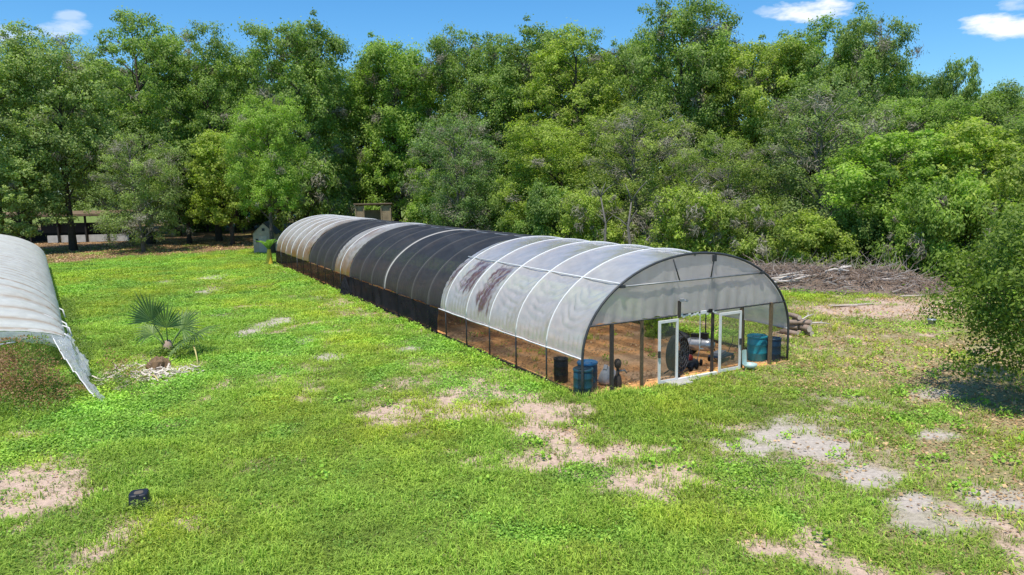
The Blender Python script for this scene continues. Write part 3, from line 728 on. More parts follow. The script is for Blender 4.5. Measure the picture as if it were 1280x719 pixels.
# torn pale tape along the lower edge over the opening
b = MB()
for i in range(15):
    u0 = -.75 + i*.115; b.box((u0, -.10+.01*(i % 3), 2.20+.03*math.sin(i*2.1)), (.12, .012, .05+.05*random.random()), mat=0, rot=Euler((0, .4*random.uniform(-1,1), 0)).to_matrix())
b.box((.30, -.12, 2.24), (.22, .06, .10)); b.build('tape_strip', M['hoop'], gh)
b = MB(); b.box((.60, -.13, 2.26), (.14, .06, .12)); b.build('bracket', M['black'], gh)
# post with a small flood lamp above the doorway
b = MB(); b.box((-.76, -.12, 2.44), (.09, .07, .56)); b.build('lamp_post', M['dpost'], gh)
b = MB(); b.box((-.70, -.17, 2.74), (.13, .10, .09)); b.box((-.55, -.20, 2.72), (.12, .09, .07), rot=Euler((0,.4,0)).to_matrix()); b.tube([(-.76,-.15,2.70),(-.55,-.19,2.74)], .02, 6); b.build('flood_lamp', M['greyp'], gh)
b = MB(); b.tube([(.50, .25, 2.2), (.50, .25, .9)], .018, 6); b.tube([(.50,.25,.9),(.62,.2,.88)], .018, 6); b.build('hanging_hose', M['hoop'], gh)
# doors
def door(u0, u1, z0, z1, hu, yy):
    fr = MB(); t_ = .085
    fr.box(((u0+u1)/2, yy, z1-t_/2), (u1-u0, .05, t_)); fr.box(((u0+u1)/2, yy, z0+t_*.6), (u1-u0-2*t_, .05, t_*1.2))
    for s_ in (u0+t_/2, u1-t_/2): fr.box((s_, yy, (z0+z1-t_)/2), (t_, .05, z1-z0-t_-.002))
    d_ = fr.build('door', M['whitemetal'], gh)
    p = MB(); p.add([(u0+t_, yy, z0+t_), (u1-t_, yy, z0+t_), (u1-t_, yy, z1-t_), (u0+t_, yy, z1-t_)], [(0,1,2,3)]); p.build('mesh_panel', M['doornet'], d_)
    h = MB(); h.box((hu, yy-.05, (z0+z1)/2-.05), (.07, .06, .22)); h.build('handle', M['hoop_dark'], d_)
door(-1.62, -.80, .04, 2.13, -1.62, -.12); door(1.02, 2.04, .06, 2.13, 1.98, -.13)
b = MB(); b.box((-.95, -.38, .035), (.75, .55, .10), rz=.1); b.box((-.3,-.22,.02),(.6,.3,.07)); b.build('door_slab', M['concrete'], gh)
b = MB(); b.box((.10, -.08, .05), (1.75, .12, .09)); b.build('threshold', M['hoop'], gh)
# far end wall
end = MB(); n_ = 40; pts = [(-HW, LEN, 0)] + [(float(a_), LEN, float(c_)) for a_, c_ in zip(*arch(arch_arc(n_)[0], -.03))] + [(HW, LEN, 0)]
end.add(pts, [tuple(range(len(pts)))]); end.build('end_cloth', M['net_far'], gh)

# ------------------------------------------------------------------ things in and around the greenhouse
def barrel(u, l, r_, h, body, lid, label, group=None):
    tg = thing('barrel', label, 'barrel', W(u, l), random.random()*6, group)
    b = MB(); pr = [(0, .0), (r_*.92, 0), (r_*.97, .03), (r_, h*.30), (r_*1.035, h*.33), (r_, h*.36), (r_, h*.64), (r_*1.035, h*.67), (r_, h*.70), (r_*.98, h*.94), (r_*.94, h-.04)]
    b.lathe(pr, n=28); b.build('body', body, tg, True)
    b = MB(); b.lathe([(r_*1.03, h-.06), (r_*1.05, h-.02), (r_*1.02, h+.01), (r_*.93, h+.012), (r_*.88, h-.015), (0, h-.012)], n=28)
    b.lathe([(.045, h-.012), (.045, h+.02), (0, h+.022)], (r_*.55, 0, 0), 10); b.lathe([(.03, h-.012), (.03, h+.015), (0, h+.017)], (-r_*.55, 0, 0), 10)
    b.build('lid', lid, tg, True)
    return tg
barrel(-4.27, .30, .31, .84, M['navyteal'], M['navyteal'], 'dark teal blue barrel standing at the tunnel front left corner')
barrel(-3.85, .68, .32, .92, M['navy'], M['bluelid'], 'navy barrel with bright blue lid beside the left corner barrel')
barrel(-4.05, 1.95, .24, .80, M['black'], M['black'], 'slim black barrel inside the side netting behind the blue barrels')
barrel(3.70, .66, .35, .92, M['tealp'], M['tealp'], 'teal barrel standing inside right of the second white door')
barrel(4.15, .30, .27, .84, M['navy'], M['navy'], 'navy barrel behind dark netting at the tunnel right corner')
# white sack lying by the barrels
b = MB(); sk = thing('feed_sack', 'white woven sack slumped on the soil beside navy barrel', 'sack', W(-2.75, 1.0), AZ+.5)
pr = [(0,0),(.30,.02),(.36,.12),(.33,.26),(.24,.42),(.12,.55),(.05,.60),(0,.6)]
b.lathe(pr, n=20, sq=2.6); v = np.array(b.v); nn = fbm(v[:,0]*3+v[:,2]*2+9, v[:,1]*3+9, .35, 151, 3); v[:,0] *= 1.25*(.85+.4*nn); v[:,1] *= .7*(.8+.5*nn); v[:,0] += v[:,2]*-.35; b.v = [tuple(q) for q in v]
b.build('sack_body', M['whitebag'], sk, True)
b = MB(); b.box((-.28,0,.56),(.2,.12,.16),rot=Euler((.2,.6,.3)).to_matrix()); b.build('folded_neck', M['whitebag'], sk)
# hand pump
pm = thing('water_pump', 'old grey standpipe pump inside the front netting near post', 'pump', W(-2.82, .45), AZ)
b = MB(); b.lathe([(.13,0),(.14,.18),(.11,.34),(.06,.42),(.05,.62)], n=14); b.build('base', M['dpost'], pm, True)
b = MB(); b.lathe([(.05,.62),(.10,.66),(.12,.78),(.10,.88),(.04,.93),(0,.94)], n=14); b.build('head', M['dpost'], pm, True)
b = MB(); b.tube([(.05,0,.52),(.3,.02,.50),(.38,.02,.40)], .03, 8); b.build('spout', M['greyp'], pm, True)
# drum fan
fn = thing('drum_fan', 'large dark round drum fan standing behind the left white door', 'fan', W(-.12, .65), AZ+.45)
R_ = .62; zc = .72
b = MB(); b.tube([(R_*math.cos(a_), .0, zc+R_*math.sin(a_)) for a_ in np.linspace(0, 2*PI, 49)], .02, 6, cap=False)
ring = []
for a_ in np.linspace(0, 2*PI, 48, endpoint=False):
    for y_ in (-.17, .17): ring.append((R_*math.cos(a_), y_, zc+R_*math.sin(a_)))
b.add(ring, [(2*k, 2*((k+1)%48), 2*((k+1)%48)+1, 2*k+1) for k in range(48)]); b.build('drum', M['black'], fn, True)
b = MB()
for s_ in (-.175, .175):
    for r_ in (.15, .3, .45, .60): b.tube([(r_*math.cos(a_), s_, zc+r_*math.sin(a_)) for a_ in np.linspace(0, 2*PI, 33)], .007, 4, cap=False)
    for k in range(16):
        a_ = k*PI/8; b.tube([(.1*math.cos(a_), s_, zc+.1*math.sin(a_)), (R_*math.cos(a_), s_, zc+R_*math.sin(a_))], .006, 4)
b.build('guard', M['galv'], fn)
b = MB()
for k in range(4):
    a_ = k*PI/2+.3; e1 = Vector((math.cos(a_), 0, math.sin(a_))); e2 = Vector((-math.sin(a_), 0, math.cos(a_)))
    c_ = Vector((0,0,zc)); b.add([c_+e1*.08-e2*.05+Vector((0,.03,0)), c_+e1*.08+e2*.05-Vector((0,.03,0)), c_+e1*.55+e2*.17-Vector((0,.06,0)), c_+e1*.55-e2*.13+Vector((0,.06,0))], [(0,1,2,3)])
b.build('blade', M['dpost'], fn)
b = MB(); b.box((0,.0,zc),(.2,.26,.2)); b.build('motor', M['black'], fn)
b = MB()
for s_ in (-1, 1):
    b.tube([(s_*.55,-.25,.10),(s_*.45,0,zc-.42),(s_*.55,.25,.10)], .025, 6)
b.tube([(-.55,-.25,.10),(.55,-.25,.10)], .025, 6); b.build('stand', M['black'], fn, True)
for s_ in (-1, 1):
    b = MB(); b.tube([(s_*.57-.03,-.25,.09),(s_*.57+.03,-.25,.09)], .09, 14); b.build('wheel', M['rubber'], fn, True)
# push mower
mo = thing('lawn_mower', 'red and black push mower on the soil just inside the doorway', 'mower', W(.95, 1.25), AZ-1.0)
b = MB(); b.lathe([(0,.24),(.20,.26),(.30,.22),(.34,.10),(.35,.08)], n=20, sq=3); b.build('deck', M['black'], mo, True)
b = MB(); b.lathe([(.13,.25),(.14,.36),(.10,.42),(0,.43)], n=14); b.build('engine', M['red'], mo, True)
for sx_, sy_ in ((-1,-1),(1,-1),(-1,1),(1,1)):
    b = MB(); b.tube([(sx_*.32, sy_*.30-.0, .11),(sx_*.39, sy_*.30, .11)], .11, 16); b.build('wheel', M['rubber'], mo, True)
b = MB()
for s_ in (-1,1): b.tube([(s_*.22,.3,.2),(s_*.2,.95,.85)], .014, 6)
b.tube([(-.2,.95,.85),(.2,.95,.85)], .016, 6); b.build('handle', M['galv'], mo, True)
# silver compressor
cp = thing('air_compressor', 'silver wheeled tank compressor lying on the soil behind the doorway', 'compressor', W(2.35, 2.2), AZ+.6)
b = MB(); ys_ = np.linspace(-.55, .55, 15); b.tube([(0, a_, .46) for a_ in ys_], [.10,.19,.23,.25,.25,.25,.25,.25,.25,.25,.25,.25,.23,.19,.10], 16); b.build('tank', M['silver'], cp, True)
b = MB(); b.box((0,-.15,.80),(.22,.3,.22)); b.box((0,.2,.78),(.2,.24,.16)); b.build('motor', M['black'], cp)
for s_ in (-1,1):
    b = MB(); b.tube([(s_*.26,.35,.16),(s_*.33,.35,.16)], .16, 16); b.build('wheel', M['rubber'], cp, True)
for s_ in (-1,1):
    b = MB(); b.tube([(s_*.15,-.5,.3),(s_*.2,-.6,0)], .02, 6); b.build('leg', M['dpost'], cp, True)
b = MB(); b.tube([(-.2,.5,.5),(-.25,.9,.85),(.25,.9,.85),(.2,.5,.5)], .018, 6); b.build('handle', M['dpost'], cp, True)
# flat tool tray (blue black with grey slab)
tr = thing('tool_trolley', 'low flat trolley with pale tools behind the right white door', 'trolley', W(2.55, 1.3), AZ+.25)
b = MB(); b.box((0,0,.2),(.95,.5,.06)); b.build('deck', M['navy'], tr)
for sx_, sy_ in ((-1,-1),(1,-1),(-1,1),(1,1)):
    b = MB(); b.tube([(sx_*.38, sy_*.24,.09),(sx_*.38, sy_*.28,.09)], .09, 14); b.build('wheel', M['rubber'], tr, True)
b = MB(); b.box((-.1,.02,.29),(.6,.3,.11),rz=.15); b.build('toolbox', M['greyp'], tr)
b = MB(); b.tube([(.47,0,.22),(.75,0,.55),(.85,0,.78)], .015, 6); b.build('handle', M['dpost'], tr, True)
# dark rolls of hose / fabric at the back
for i, (u, l, rz_, ln, lab) in enumerate([(3.6,4.7,1.2,1.5,'dark rolled netting lying on soil far behind the doorway'),(4.0,6.2,1.45,1.2,'shorter dark fabric roll lying behind the netting roll')]):
    t_ = thing('fabric_roll', lab, 'roll', W(u, l), AZ+rz_)
    b = MB(); b.tube([(-ln/2,0,.2),(ln/2,0,.2)], .2, 14); b.build('roll', M['hoop_dark'], t_, True)
    b = MB(); b.tube([(-ln/2-.04,0,.2),(ln/2+.04,0,.2)], .04, 8); b.build('core', M['penwood'], t_, True)
# pale green plastic seat by the right door
ch = thing('plastic_scoop', 'pale green plastic scoop seat standing outside the right white door', 'plastic seat', W(2.34, -.30), AZ+.2, None, (.7,.7,.85))
b = MB(); b.lathe([(0,.16),(.22,.16),(.30,.20),(.34,.27),(.36,.27),(.32,.17),(.24,.12),(0,.12)], n=22); b.build('basin', M['greenplastic'], ch, True)
b = MB()
Ag, Bg = np.meshgrid(np.linspace(-.5,.5,9), np.linspace(0,1,8), indexing='ij')
b2 = link('back', grid_mesh('back', np.stack([-.1+.42*Ag, .30+.04*Bg-.1*(2*Ag)**2*.5, .2+.62*Bg], -1), M['greenplastic']), ch)
for k in range(3):
    b = MB(); a_ = k*2.1+.4; b.tube([(.2*math.cos(a_), .2*math.sin(a_), .14), (.25*math.cos(a_), .25*math.sin(a_), 0)], .02, 6); b.build('leg', M['greenplastic'], ch, True)
# cord of split logs beside the right wall
random.seed(21)
k_ = 0
spots = []
for row, cnt in enumerate((4, 3, 2, 1)):
    for c_ in range(cnt): spots.append((8.25 - 3.2 + 0, row, c_, cnt))
names = ['bottom','second','third','top']
lg = []
for (u0, row, c_, cnt) in spots:
    lr_ = .09+.06*random.random()
    base = W(8.6 + (c_-(cnt-1)/2)*.30+random.uniform(-.06,.06), 2.95+random.uniform(-.25,.25), .13+row*.22)
    o = thing('split_log', '', 'log', base, AZ+.15+random.uniform(-.8,.8), 'split logs stacked beside the tunnel right wall'); o['label'] = 'short split log in the stack beside the tunnel right wall'
    b = MB(); b.tube([(0,-.42,0),(.02,0,.01),(0,.42,0)], [lr_, lr_*1.02, lr_*.97], 10, cap=False); b.build('bark', M['log'], o, True)
    for s_ in (-.42, .42):
        b = MB(); b.lathe([(0,0),(lr_*.985,0)], n=10); v = [(q[0], s_*1.002, q[1]) for q in b.v]; b.v = v; b.build('cut_end', M['logend'], o)
for i, (a_, d_) in enumerate([((.4,-.3,.5),(1.0,-.2,-.1)), ((-.2,-.4,.75),(.8,.1,.12))]):
    o = thing('dead_branch', ['bleached branch poking out right of the log stack','pale branch lying across the top of the log stack'][i], 'branch', W(8.6, 2.95), AZ)
    b = MB(); p = Vector(a_); q = Vector(d_); b.tube([p, p+q*.5+Vector((0,0,.04)), p+q], [.035,.03,.015], 7); b.build('limb', M['deadwood'], o, True)
    b = MB(); b.tube([p+q*.5, p+q*.75+Vector((.0,.15,.12))], [.018,.008], 6); b.build('twig', M['deadwood'], o, True)
# yellow frond scraps near the right corner
for i, (u, l) in enumerate([(4.95,-.15),(5.25,.05)]):
    b = MB()
    for k in range(7):
        a_ = k*.25-.7; b.add([(0,0,.03),(.28*math.cos(a_)-.03*math.sin(a_),.28*math.sin(a_)+.03*math.cos(a_),.06),(.5*math.cos(a_),.5*math.sin(a_),.03),(.28*math.cos(a_)+.03*math.sin(a_),.28*math.sin(a_)-.03*math.cos(a_),.05)],[(0,1,2,3)])
    o = b.build('dry_frond', M['strawfrond']); o.location = W(u, l); o.rotation_euler[2] = i*1.3
    tag(o, ['yellowed frond lying by the tunnel right corner','second yellowed frond just beyond the corner scrap'][i], 'frond')

# ------------------------------------------------------------------ LEFT GREENHOUSE
AZ2 = .5814
lg_ = thing('greenhouse', 'white film tunnel with torn drooping front cut off by the left frame edge', 'greenhouse', (-16.89, 26.82, 0), AZ2)
L2 = 43.0; A2, B2 = 4.6, 2.35
nl, ns = 560, 150
l = np.linspace(0, L2, nl); tt = np.linspace(0, 1, ns)**1.15
Lg, Tg = np.meshgrid(l, tt, indexing='ij')
ang = PI*(1-Tg)
rise = (.30+.70*sstep(-.6, 7.5, Lg))
xx = -A2 - A2*np.cos(ang)*-1.0; zz = 1.0 + B2*np.sin(ang)*rise
# measured from the right foot leftwards: t=0 is the right hem
xx = -A2 + A2*np.cos(PI*Tg)
nzz = fbm(Lg, Tg*14, 1.1, 161, 4)
rib = .5+.5*np.cos(2*PI*Lg/1.25)
d = .05*rib**2 + .05*(nzz-.5) + .014*np.sin(Lg*21+(nzz-.5)*9)
zz = zz + d*np.sin(ang); xx = xx + d*np.cos(PI*Tg)
hem = sstep(.05, 0, Tg); zz = zz - hem*(.04+.12*fbm(Lg, Lg*0, 2.2, 163, 3))
n4_ = fbm(Lg, Tg*6, .16, 171, 3)
slits = sstep(.70,.78,fbm(Lg*1.0, Tg*9, .30, 177, 3))*sstep(.22,.05,Tg)*.6
st = slits*(rib < .35); ru = .42*np.exp(-((((Lg/1.25) % 1.0)-.5)/.10)**2)*(.5+nzz) + (1-rib)**2*.12 + .05*nzz + .10*sstep(.55,.7,fbm(Lg, Tg*3, .5, 173, 3))  # ru browns the rib seams, the dips between ribs and random patches
link('roof_film', grid_mesh('roof_film', np.stack([xx, Lg, zz], -1), M['lfilm'], attrs=[('stain_lines', st), ('rust_bounce_tone', ru)]), lg_)
for k in range(0, 35):
    y0 = .6+k*1.25; tt2 = np.linspace(0, 1, 26); rs = float(.30+.70*sstep(-.6, 7.5, np.array(y0)))
    pts = [(-A2+A2*math.cos(PI*q), y0, 1.0 + B2*math.sin(PI*q)*rs - .02) for q in tt2]
    b = MB(); b.tube([(0, y0, -.05)] + pts + [(-2*A2, y0, -.05)], .025, 5); b.build('hoop', M['hoop'], lg_, True)
# loose film hanging below the front arch
q = np.linspace(.0, .62, 90); Qg, Hg = np.meshgrid(q, np.linspace(0, 1, 16), indexing='ij')
xq = -A2 + A2*np.cos(PI*Qg); ztop = 1.0 + B2*np.sin(PI*Qg)*.31 + .04
drop = .42 + .06*np.sin(Qg*17) + .05*(fbm(Qg*9, Qg*0, .5, 603, 3)-.5)
nq_ = fbm(Qg*8, Hg*1.5, .5, 181, 4)
link('hanging_film', grid_mesh('hanging_film', np.stack([xq, -.03-.22*Hg*(1-Hg*.5)-.18*(nq_-.5)*Hg-.05*np.sin(Qg*55+Hg*2)*Hg, ztop-drop*Hg], -1), M['clear']), lg_)
# torn flap trailing from the corner to the grass
def Lloc(x, y, z=0):
    dx, dy = x+16.89, y-26.82; c_, s_ = math.cos(AZ2), math.sin(AZ2)
    return np.array([dx*c_+dy*s_, -dx*s_+dy*c_, z])
A_ = Lloc(-17.35, 26.75, 1.12); B_ = Lloc(-16.75, 26.9, 1.0); T_ = Lloc(-12.75, 21.75, .02)
Ug, Vg = np.meshgrid(np.linspace(0, 1, 110), np.linspace(0, 1, 34), indexing='ij')
nf = fbm(Ug*6, Vg*2.0, .35, 191, 4)
wid = (1-Ug)**.5*(.95+.3*np.sin(Ug*7)+.6*(fbm(Ug*9, Ug*0, .6, 193, 3)-.5))
c0 = A_[None,None,:]*(1-Ug[...,None]) + (T_[None,None,:])*Ug[...,None]
c0[..., 2] = 1.12*(1-Ug)**1.15 + .22*np.sin(Ug*PI)*.2 - .15*np.sin(Ug*PI) + .02
side = (B_-A_)/np.linalg.norm(B_-A_)
p_ = c0 + side[None,None,:]*(Vg*.75*wid)[..., None]
p_[..., 2] += .34*(nf-.5)*(1-Ug*.6) + .10*np.sin(Vg*9+Ug*11+nf*3)*wid*.7 + .18*np.sin(Vg*PI)*wid
p_[..., 2] = np.maximum(p_[..., 2], .015+.03*Vg)
link('torn_flap', grid_mesh('torn_flap', p_, M['clear']), lg_)
b = MB(); b.tube([(float(a_[0]), float(a_[1]), float(a_[2])+.01) for a_ in p_[::5, 0]], .022, 5); b.build('flap_hem', M['hoop'], lg_, True)
b = MB(); b.tube([(-3.2,-.1,1.10),(-2.2,-.08,1.16),(-1.55,-.05,1.20)], .03, 6); b.build('loose_pipe', M['hoop'], lg_, True)
b = MB()
for (y0, dx, dz) in [(.7,.10,-.55),(2.9,.16,-.3),(4.1,.10,-.35),(8.5,.12,-.3)]:
    b.tube([(.0,y0+.2,1.15),(.06+dx,y0,1.05),(.10+dx*1.2,y0-.15,1.0+dz)], .032, 6)
b.build('broken_pipe_end', M['hoop'], lg_, True)
# far and left end closing film
end = MB(); pts = [(0, L2, 0)] + [(-A2+A2*math.cos(PI*q), L2, 1.0+B2*math.sin(PI*q)) for q in np.linspace(0,1,30)] + [(-2*A2, L2, 0)]
end.add(pts, [tuple(range(len(pts)))]); end.build('end_film', M['clear'], lg_)

# ------------------------------------------------------------------ foliage generator
def cards(cen, nrm, size, g, aspect=.55):
    n = len(cen)
    nr = nrm + g.normal(size=(n,3))*.65; nr /= np.linalg.norm(nr, axis=1)[:,None]+1e-9
    rv = g.normal(size=(n,3)); tg = np.cross(nr, rv); tg /= np.linalg.norm(tg, axis=1)[:,None]+1e-9
    bt = np.cross(nr, tg); s = size[:,None]
    V = np.stack([cen-tg*s*.5, cen+bt*s*.5*aspect-tg*s*.05, cen+tg*s*.5, cen-bt*s*.5*aspect-tg*s*.05], 1)
    return V.reshape(-1, 3)
def make_crown(seed, H, R, z0, nlobe, nclump, nleaf, leaf, mats, tuft=.12, open_=.0, flat=.72, moss=0.0, topw=.5):
    g = np.random.default_rng(seed)
    lob = []
    for i in range(nlobe):
        f = (i+.5)/nlobe; tz = f**.95
        prof = (math.sin(PI*(.17+.67*tz)))**topw
        a_ = i*2.39996 + g.normal()*.35; rr = R*prof*(.25+.5*g.random()**.6)
        rl = R*(.27+.22*g.random())*(1.0 if f < .82 else .85)
        lob.append((rr*math.cos(a_), rr*math.sin(a_), z0+(H-z0)*(.06+.81*tz)+g.normal()*H*.012, rl))
    cen = []; nor = []; shade = []; sizes = []; asp = []; mid_ = []; sticks = []
    for li, (lx, ly, lz, rl) in enumerate(lob):
        lsh = g.random(); lsh2 = g.random()
        for c_ in range(int(nclump*(.7+.6*g.random()))):
            dv = g.normal(size=3); dv[2] = dv[2]*.8+.28; dv += np.array([lx, ly, 0])/(R+1e-6)*.7; dv /= np.linalg.norm(dv)
            k = rl*(.55+.55*g.random()**.7) if g.random() > .12 else rl*(1.1+.25*g.random())
            cc = np.array([lx, ly, lz]) + dv*k*np.array([1,1,.85])
            cr = R*tuft*(.5+.9*g.random())*(.75+.6*lsh2); nlf = int(nleaf*(cr/(R*tuft))**1.6*(1-open_*g.random()))
            pp = g.normal(size=(nlf,3)); pp *= (g.random((nlf,1))**.45/(np.linalg.norm(pp,axis=1)[:,None]+1e-9))
            halo = np.where(g.random((nlf,1)) < .28, 1.0+1.1*g.random((nlf,1)), 1.0); pp *= halo; pp *= np.array([cr, cr, cr*flat])
            cen.append(cc+pp); nn = pp/cr*.8 + dv*.5 + np.array([0,0,.55]); nor.append(nn)
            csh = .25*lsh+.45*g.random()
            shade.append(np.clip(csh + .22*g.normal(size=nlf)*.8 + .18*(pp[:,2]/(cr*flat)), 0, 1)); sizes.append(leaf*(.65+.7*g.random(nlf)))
            dead = g.random() < moss; asp.append(np.full(nlf, .13 if dead else .55)); mid_.append(np.full(nlf, int(dead)))
            if dead: sizes[-1] = sizes[-1]*2.0
            if g.random() < .5: sticks.append((li, cc))
    cen = np.concatenate(cen); nor = np.concatenate(nor); sh = np.concatenate(shade); sz = np.concatenate(sizes)
    V = cards(cen, nor, sz, g, np.concatenate(asp)[:,None])
    me = quad_mesh('crown', V, len(cen), [mats, M['deadtwig']], [('shade', sh)], mi=np.concatenate(mid_))
    return me, lob, sticks
def make_trunk(seed, H, R, z0, lob, sticks, r0, m, nst=90, fork=1, lean=0.0):
    g = np.random.default_rng(seed+99); b = MB()
    stems = []
    for f in range(fork):
        a_ = g.random()*2*PI + f*PI; sp = R*.18*(1 if fork > 1 else .15)
        n_ = 7; pts = []
        for i in range(n_):
            q = i/(n_-1); pts.append(Vector((math.cos(a_)*sp*q + g.normal()*.02*H*q*.5 + lean*q*H*.2, math.sin(a_)*sp*q + g.normal()*.02*H*q*.5, -.1+q*H*.86)))
        rr = [r0/math.sqrt(fork)*(1.35 if i == 0 else 1)*(1-.82*(i/(n_-1))) for i in range(n_)]
        b.tube(pts, rr, 9); stems.append(pts)
    def on(st, z):
        for i in range(len(st)-1):
            if st[i].z <= z <= st[i+1].z: return st[i].lerp(st[i+1], (z-st[i].z)/(st[i+1].z-st[i].z))
        return st[-1] if z > st[-1].z else st[0]
    tips = []
    for i, (lx, ly, lz, rl) in enumerate(lob):
        st = stems[i % fork]; z = max(z0*.75, lz - (.35+.3*g.random())*math.hypot(lx, ly) - .03*H)
        p = on(st, z); q = Vector((lx, ly, lz)); mid = p.lerp(q, .5) + Vector((g.normal()*.05*R, g.normal()*.05*R, .06*R))
        rb = r0*.38*(1-.5*lz/H); b.tube([p, mid, q], [rb, rb*.65, rb*.3], 6, cap=False); tips.append((mid, q, rb))
    for k, (li, cc) in enumerate(sticks[:nst]):
        mid, q, rb = tips[li]; s_ = q.lerp(mid, g.random()*.8); e = Vector(cc); m_ = s_.lerp(e, .5)+Vector((g.normal()*.03*R, g.normal()*.03*R, .03*R))
        b.tube([s_, m_, e + (e-s_)*.10], [rb*.28, rb*.2, rb*.07], 4, cap=False)
    me = bpy.data.meshes.new('trunk'); me.from_pydata(b.v, [], b.f); me.materials.append(m); me.polygons.foreach_set('use_smooth', [True]*len(me.polygons)); me.update()
    return me
PROTO = {}
def proto(key, seed, H, R, z0, nlobe, nclump, nleaf, leaf, r0, bark='bark', leafm='leaf', **kw):
    tk = {k: kw.pop(k) for k in ('fork', 'lean', 'nst') if k in kw}
    cm, lob, st = make_crown(seed, H, R, z0, nlobe, nclump, nleaf, leaf, M[leafm], **kw)
    random.Random(seed).shuffle(st)
    PROTO[key] = (cm, make_trunk(seed, H, R, z0, lob, st, r0, M[bark], **tk), H, R)
#            seed  H   R   z0 lobes clumps leaves size trunk
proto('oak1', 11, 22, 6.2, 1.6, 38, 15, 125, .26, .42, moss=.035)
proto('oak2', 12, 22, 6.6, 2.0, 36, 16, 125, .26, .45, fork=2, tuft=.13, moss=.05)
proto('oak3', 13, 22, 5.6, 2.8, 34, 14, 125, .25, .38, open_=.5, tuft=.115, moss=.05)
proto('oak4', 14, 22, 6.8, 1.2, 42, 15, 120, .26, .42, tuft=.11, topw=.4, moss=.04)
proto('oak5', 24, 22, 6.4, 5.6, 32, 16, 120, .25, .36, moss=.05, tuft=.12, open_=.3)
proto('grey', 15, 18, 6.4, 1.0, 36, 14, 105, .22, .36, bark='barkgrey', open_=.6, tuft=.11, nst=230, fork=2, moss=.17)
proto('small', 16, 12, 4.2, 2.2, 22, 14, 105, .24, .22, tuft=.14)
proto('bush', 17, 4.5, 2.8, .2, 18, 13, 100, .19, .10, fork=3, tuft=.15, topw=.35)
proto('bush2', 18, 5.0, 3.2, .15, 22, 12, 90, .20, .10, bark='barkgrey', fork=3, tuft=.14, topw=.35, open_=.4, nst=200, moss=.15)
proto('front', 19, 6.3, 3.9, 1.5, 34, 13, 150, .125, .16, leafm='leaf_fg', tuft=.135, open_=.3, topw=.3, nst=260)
NAMES = {'oak1':'oak_tree','oak2':'oak_tree','oak3':'oak_tree','oak4':'oak_tree','oak5':'oak_tree','grey':'oak_tree','small':'young_tree','bush':'bush','bush2':'bush','front':'young_tree'}
CATS = {'oak_tree':'tree','young_tree':'tree','bush':'bush'}
def plant(key, x, y, H, R, tint, label, group=None, rz=None):
    cm, tm, h0, r0 = PROTO[key]; nm = NAMES[key]
    g = thing(nm, label, CATS[nm], (x, y, -.03), random.uniform(0, 6.28) if rz is None else rz, group, (R/r0, R/r0, H/h0))
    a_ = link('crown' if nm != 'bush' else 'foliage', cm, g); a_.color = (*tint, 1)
    link('trunk' if nm != 'bush' else 'stems', tm, g)
    return g
def TP(px, dep): # bearing of the tree as seen from the drone, metres
    return (px-640)/904.4*dep
GG, MG, YG, DG, LG = (1.12,1.12,1.35), (.92,1.0,.9), (1.22,1.18,.8), (.9,1.0,.92), (1.08,1.2,.8)
random.seed(5)
def T(key, px, dep, top, rad, tint, label, group=None):
    hz = 233 - (px-640)*.017
    H = (hz-top)/904.4*dep + CAMH
    plant(key, TP(px, dep), dep*1.0, H, rad/904.4*dep, tint, label, group)
# the shaded left grove
T('oak5', 5, 80, 42, 78, GG, 'tall grey green oak on the far left above the barn roof')
T('oak5', 92, 84, 40, 72, GG, 'tall grey green oak in front of the dark barn porch')
T('oak3', 190, 93, 14, 66, MG, 'tallest left oak with blue sky showing through its open crown')
T('grey', 180, 80, 158, 54, (1.1,1.1,1.3), 'low grey green tree with dark trunk at the lawn edge right of the barn')
T('small', 292, 88, 165, 48, YG, 'slim young tree on the leaf litter left of the grey shed')
T('oak5', 275, 96, 40, 62, MG, 'broad mid green oak rising behind the slim young tree')
T('oak1', 385, 98, 18, 66, MG, 'tall pointed oak rising behind the grey shed')
T('oak5', 341, 75, 118, 50, LG, 'pale trunked light green tree standing in front of the grey shed')
T('oak2', 462, 108, 66, 56, DG, 'dark green oak above the wooden pen')
T('oak1', 500, 104, 44, 62, LG, 'bright green rounded oak just right of the wooden pen')
T('small', 30, 79, 196, 48, (1.2,1.18,1.4), 'low drooping grey green tree above the white tunnel at far left')
T('small', 238, 92, 175, 50, MG, 'low green tree between the dark trunk and the slim young tree')
T('bush2', 395, 96, 200, 44, MG, 'leafy green shrub just right of the grey shed')
for px, dep, top in ((225,108,110),(300,116,120),(352,110,105),(150,112,100),(268,126,110)):
    T('oak5', px, dep, top, 60, DG, 'shaded oak standing deep behind the left grove', 'oaks deep behind the left grove')
T('bush', 262, 118, 215, 40, MG, 'shaded bush far behind between the left trunks')
T('bush', 318, 124, 218, 36, DG, 'dark bush far behind just left of the grey shed')
# woodland behind the long tunnel
T('oak4', 590, 106, 36, 62, MG, 'round topped oak behind the middle of the shade cloth')
T('grey', 578, 82, 138, 62, (.95,1.05,1.35), 'pale grey green tree in front of the wood above the black cloth')
T('oak1', 668, 100, 28, 66, MG, 'tall oak in the wood above the white striped roof film')
T('oak3', 722, 92, 40, 66, YG, 'yellow green oak column near the middle of the wood')
T('oak2', 780, 94, 30, 58, MG, 'oak left of the tallest treetop in the wood')
T('oak4', 850, 84, -2, 76, MG, 'tallest oak of the wood rising to the picture top')
T('oak2', 700, 74, 140, 72, YG, 'olive green oak leaning out over the black shade cloth')
T('grey', 800, 66, 122, 74, (1.12,1.06,1.0), 'twiggy olive oak with forked pale trunk above the greenhouse ridge')
T('oak1', 935, 80, 40, 66, YG, 'yellowish oak right of the tallest treetop')
T('oak3', 1010, 78, 30, 62, MG, 'oak with a ragged top below the larger white cloud')
